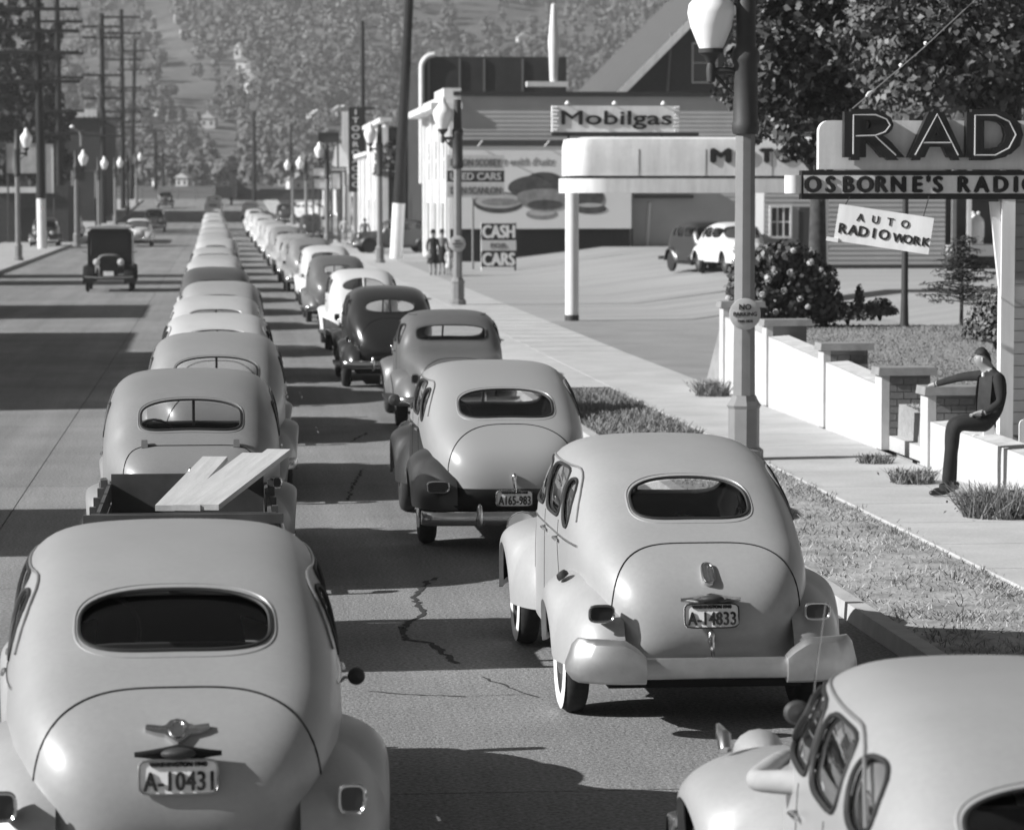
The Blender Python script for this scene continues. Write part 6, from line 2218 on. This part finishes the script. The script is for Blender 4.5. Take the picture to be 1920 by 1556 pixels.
# the man on the wall: sits facing the road (local -x), one arm laid back along the pier cap
g = gnd(1776, 930, .13)
oy = g.y + .1
ox = at(1863, 760, oy).x - .12
sz = .70
J = {'pelvis': (.12, 0, sz + .1, (.15, .14)), 'waist': (.15, 0, sz + .27, (.14, .125)), 'chest': (.11, 0, sz + .46, (.165, .135)), 'neck': (.06, 0, sz + .63, .065), 'head': (-.02, 0, sz + .73, (.083, .095)), 'crown': (-.05, 0, sz + .80, (.07, .08)),
     'shl': (.12, -.2, sz + .55, .07), 'ell': (.13, -.27, sz + .30, .05), 'wrl': (-.03, -.2, sz + .185, .034), 'hal': (-.10, -.17, sz + .175, (.04, .02)),
     'f1': (-.17, -.205, sz + .16, .0095), 'f2': (-.185, -.18, sz + .16, .010), 'f3': (-.18, -.158, sz + .16, .0095), 'f4': (-.165, -.138, sz + .16, .0085), 'th': (-.10, -.125, sz + .17, .0105),
     'shr': (.12, .2, sz + .56, .07), 'elr': (-.10, .52, sz + .52, .05), 'wrr': (-.30, .80, sz + .43, .036), 'har': (-.38, .88, sz + .40, (.04, .02)),
     'hipl': (.02, -.1, sz + .07, .105), 'knl': (-.33, -.13, sz + .06, .085), 'anl': (-.40, -.12, .12, .066), 'hel': (-.38, -.12, .05, .04), 'tol': (-.60, -.13, .035, (.042, .03)),
     'hipr': (.02, .1, sz + .07, .105), 'knr': (-.30, .13, sz + .06, .085), 'anr': (-.30, .12, .12, .066), 'her': (-.28, .12, .05, .04), 'tor': (-.50, .13, .035, (.042, .03))}
E = [('pelvis', 'waist'), ('waist', 'chest'), ('chest', 'neck'), ('neck', 'head'), ('head', 'crown'), ('chest', 'shl'), ('shl', 'ell'), ('ell', 'wrl'), ('wrl', 'hal'), ('hal', 'f1'), ('hal', 'f2'), ('hal', 'f3'), ('hal', 'f4'), ('hal', 'th'),
     ('chest', 'shr'), ('shr', 'elr'), ('elr', 'wrr'), ('wrr', 'har'), ('pelvis', 'hipl'), ('hipl', 'knl'), ('knl', 'anl'), ('anl', 'hel'), ('hel', 'tol'), ('pelvis', 'hipr'), ('hipr', 'knr'), ('knr', 'anr'), ('anr', 'her'), ('her', 'tor')]
def mo(a, b, u):
    if b in ('head', 'crown') or a in ('hal', 'har', 'head') or b in ('hal', 'har'):
        return 1
    if b in ('tol', 'tor', 'hel', 'her'):
        return 2
    return 0
man = figure('person', 'man in a dark suit sitting on the low white wall, one arm over the pier', (ox, oy, .13), 0, J, E, [SUIT, SKIN, SHOE], mo)
face(man, -.03, 0, sz + .74, yaw=-PI / 2, hair=.015)
# open jacket fronts, collar and turned-up trouser ends
mb = MB()
for sd in (-1, 1):
    rows = []
    for k in range(7):
        z = sz + .58 - .52 * k / 6
        x = -.015 - .02 * math.sin(k / 6 * PI)
        rows.append([(x - .03 + .10 * u, sd * (.035 + .155 * u + .02 * math.sin(k)), z - .03 * (1 - u)) for u in (0, .25, .5, .75, 1)])
    mb.grid(rows)
mb.build('jacket_front', [grey('jacket_cloth', .035, .9, .2, var=.3, scale=9)], man, kind='stuff')
MB().box(-.005, .02, -.03, .03, sz + .30, sz + .60).build('shirt', [WHITE], man, smooth=False)
for sd, x in ((-1, -.40), (1, -.30)):
    MB().lathe([(.066, .05), (.086, .06), (.088, .12), (.074, .13)], 14, c=(x, sd * .12, 0)).build('trouser_cuff', [SUIT], man)

# walkers
def walker(label, px, py, Y, tones, skirt=False, hat=None, s=1.0, face_cam=True, z=.13, stride=.16, group='people walking on the pavement', hairt=.02, bag=False):
    x = at(px, py, Y).x
    w2 = .17 if skirt else .2
    J = {'pelvis': (0, 0, .93, (.14, .11)), 'waist': (0, 0, 1.08, (.115, .1)), 'chest': (0, 0, 1.3, (.15, .115)), 'neck': (0, -.01, 1.48, .05), 'head': (0, -.025, 1.58, (.078, .092)), 'crown': (0, -.02, 1.67, (.07, .08)),
         'shl': (-w2, 0, 1.40, .06), 'ell': (-w2 - .06, .06, 1.12, .045), 'wrl': (-w2 - .04, -.08, .9, .032), 'hal': (-w2 - .03, -.12, .83, (.02, .038)), 'fl': (-w2 - .02, -.14, .75, (.014, .03)),
         'shr': (w2, 0, 1.40, .06), 'elr': (w2 + .06, .02, 1.12, .045), 'wrr': (w2 + .02, -.12, .94, .032), 'har': (w2 + .01, -.16, .88, (.02, .038)), 'fr': (w2, -.18, .81, (.014, .03)),
         'hipl': (-.09, 0, .88, .09), 'knl': (-.1, -stride * .6, .5, .062), 'anl': (-.1, -stride, .1, .042), 'tol': (-.1, -stride - .16, .035, (.038, .03)),
         'hipr': (.09, 0, .88, .09), 'knr': (.1, -.03, .5, .062), 'anr': (.1, stride, .12, .042), 'tor': (.1, stride - .15, .035, (.038, .03))}
    E = [('pelvis', 'waist'), ('waist', 'chest'), ('chest', 'neck'), ('neck', 'head'), ('head', 'crown'), ('chest', 'shl'), ('shl', 'ell'), ('ell', 'wrl'), ('wrl', 'hal'), ('hal', 'fl'), ('chest', 'shr'), ('shr', 'elr'), ('elr', 'wrr'), ('wrr', 'har'), ('har', 'fr'),
         ('pelvis', 'hipl'), ('hipl', 'knl'), ('knl', 'anl'), ('anl', 'tol'), ('pelvis', 'hipr'), ('hipr', 'knr'), ('knr', 'anr'), ('anr', 'tor')]
    legs = ('knl', 'knr', 'anl', 'anr')
    def mo(a, b, u):
        if b in ('head', 'crown') or a in ('neck', 'head', 'hal', 'har') or b in ('hal', 'har'):
            return 1
        if b in ('tol', 'tor'):
            return 2
        if skirt and b in legs:
            return 1
        if b in legs or b in ('hipl', 'hipr'):
            return 3
        return 0
    t = figure('person', label, (x, Y, z + zr(Y)), 0 if face_cam else PI, J, E, [grey('coat_%d' % round(tones[0] * 100), tones[0], .85, .2), SKIN, SHOE, grey('trousers_%d' % round(tones[1] * 100), tones[1], .85, .2)], mo, group=group, sub=1)
    t.scale = (s, s, s)
    face(t, 0, -.025, 1.60, hair=hairt, hat=hat)
    if skirt:
        MB().lathe([(.12, 1.08), (.16, .95), (.2, .75), (.245, .48), (.24, .47), (.14, .95)], 16).build('skirt', [grey('coat_%d' % round(tones[1] * 100), tones[1], .85, .2)], t)
    if bag:
        MB().ball((-.22, -.16, .78), .16, .07, .12, 12, 8).build('bag', [WHITE], t)
    return t
walker('woman in a dark coat and hat carrying a pale bag, beside the globe lamp post', 812, 520, 116, (.03, .03), skirt=True, hat=.02, bag=True)
walker('person in a grey jacket close to the lamp post with the round sign', 829, 520, 117, (.22, .025), skirt=True, hat=.03)
walker('child in pale clothes at the right of the two walkers', 842, 520, 116.5, (.6, .55), skirt=True, s=.62)
walker('far walker in pale clothes beside the narrow upright board', 646, 430, 178, (.5, .3), hairt=.3, face_cam=False)
walker('far walker in grey clothes left of the second lamp post', 684, 440, 166, (.16, .1), face_cam=False)

# driver of the nearest right-hand car, elbow on the window sill
cx, cy = nearest_right.location.x, nearest_right.location.y
sx = cx - .35
J = {'pelvis': (.0, 1.66, .62, (.16, .13)), 'waist': (.0, 1.62, .8, (.15, .12)), 'chest': (.0, 1.60, 1.0, (.17, .13)), 'neck': (0, 1.62, 1.17, .055), 'head': (0, 1.64, 1.28, (.08, .095)), 'crown': (0, 1.65, 1.36, (.07, .08)),
     'shl': (-.2, 1.62, 1.10, .068), 'ell': (-.44, 1.78, 1.08, .050), 'wrl': (-.30, 2.0, 1.12, .04), 'hal': (-.24, 2.07, 1.13, (.03, .04)),
     'shr': (.2, 1.62, 1.10, .068), 'elr': (.24, 1.85, .95, .05), 'wrr': (.1, 2.0, 1.1, .036), 'har': (.05, 2.03, 1.14, (.03, .04)),
     'hipl': (-.1, 1.72, .6, .09), 'knl': (-.12, 2.1, .66, .07), 'anl': (-.12, 2.35, .42, .05), 'hipr': (.1, 1.72, .6, .09), 'knr': (.12, 2.1, .66, .07), 'anr': (.12, 2.35, .42, .05)}
E = [('pelvis', 'waist'), ('waist', 'chest'), ('chest', 'neck'), ('neck', 'head'), ('head', 'crown'), ('chest', 'shl'), ('shl', 'ell'), ('ell', 'wrl'), ('wrl', 'hal'), ('chest', 'shr'), ('shr', 'elr'), ('elr', 'wrr'), ('wrr', 'har'),
     ('pelvis', 'hipl'), ('hipl', 'knl'), ('knl', 'anl'), ('pelvis', 'hipr'), ('hipr', 'knr'), ('knr', 'anr')]
def mo2(a, b, u):
    return 1 if b in ('head', 'crown', 'hal', 'har') or a in ('head',) else 0
dv = figure('person', 'driver in a pale shirt, elbow out of the window of the nearest right-hand car', (sx, cy, 0), 0, J, E, [grey('pale_shirt', .30, .85, .2, var=.1, scale=14), SKIN], mo2)
dv.scale = (1, 1, .9)
face(dv, 0, 1.64, 1.29, yaw=PI, hair=.03)
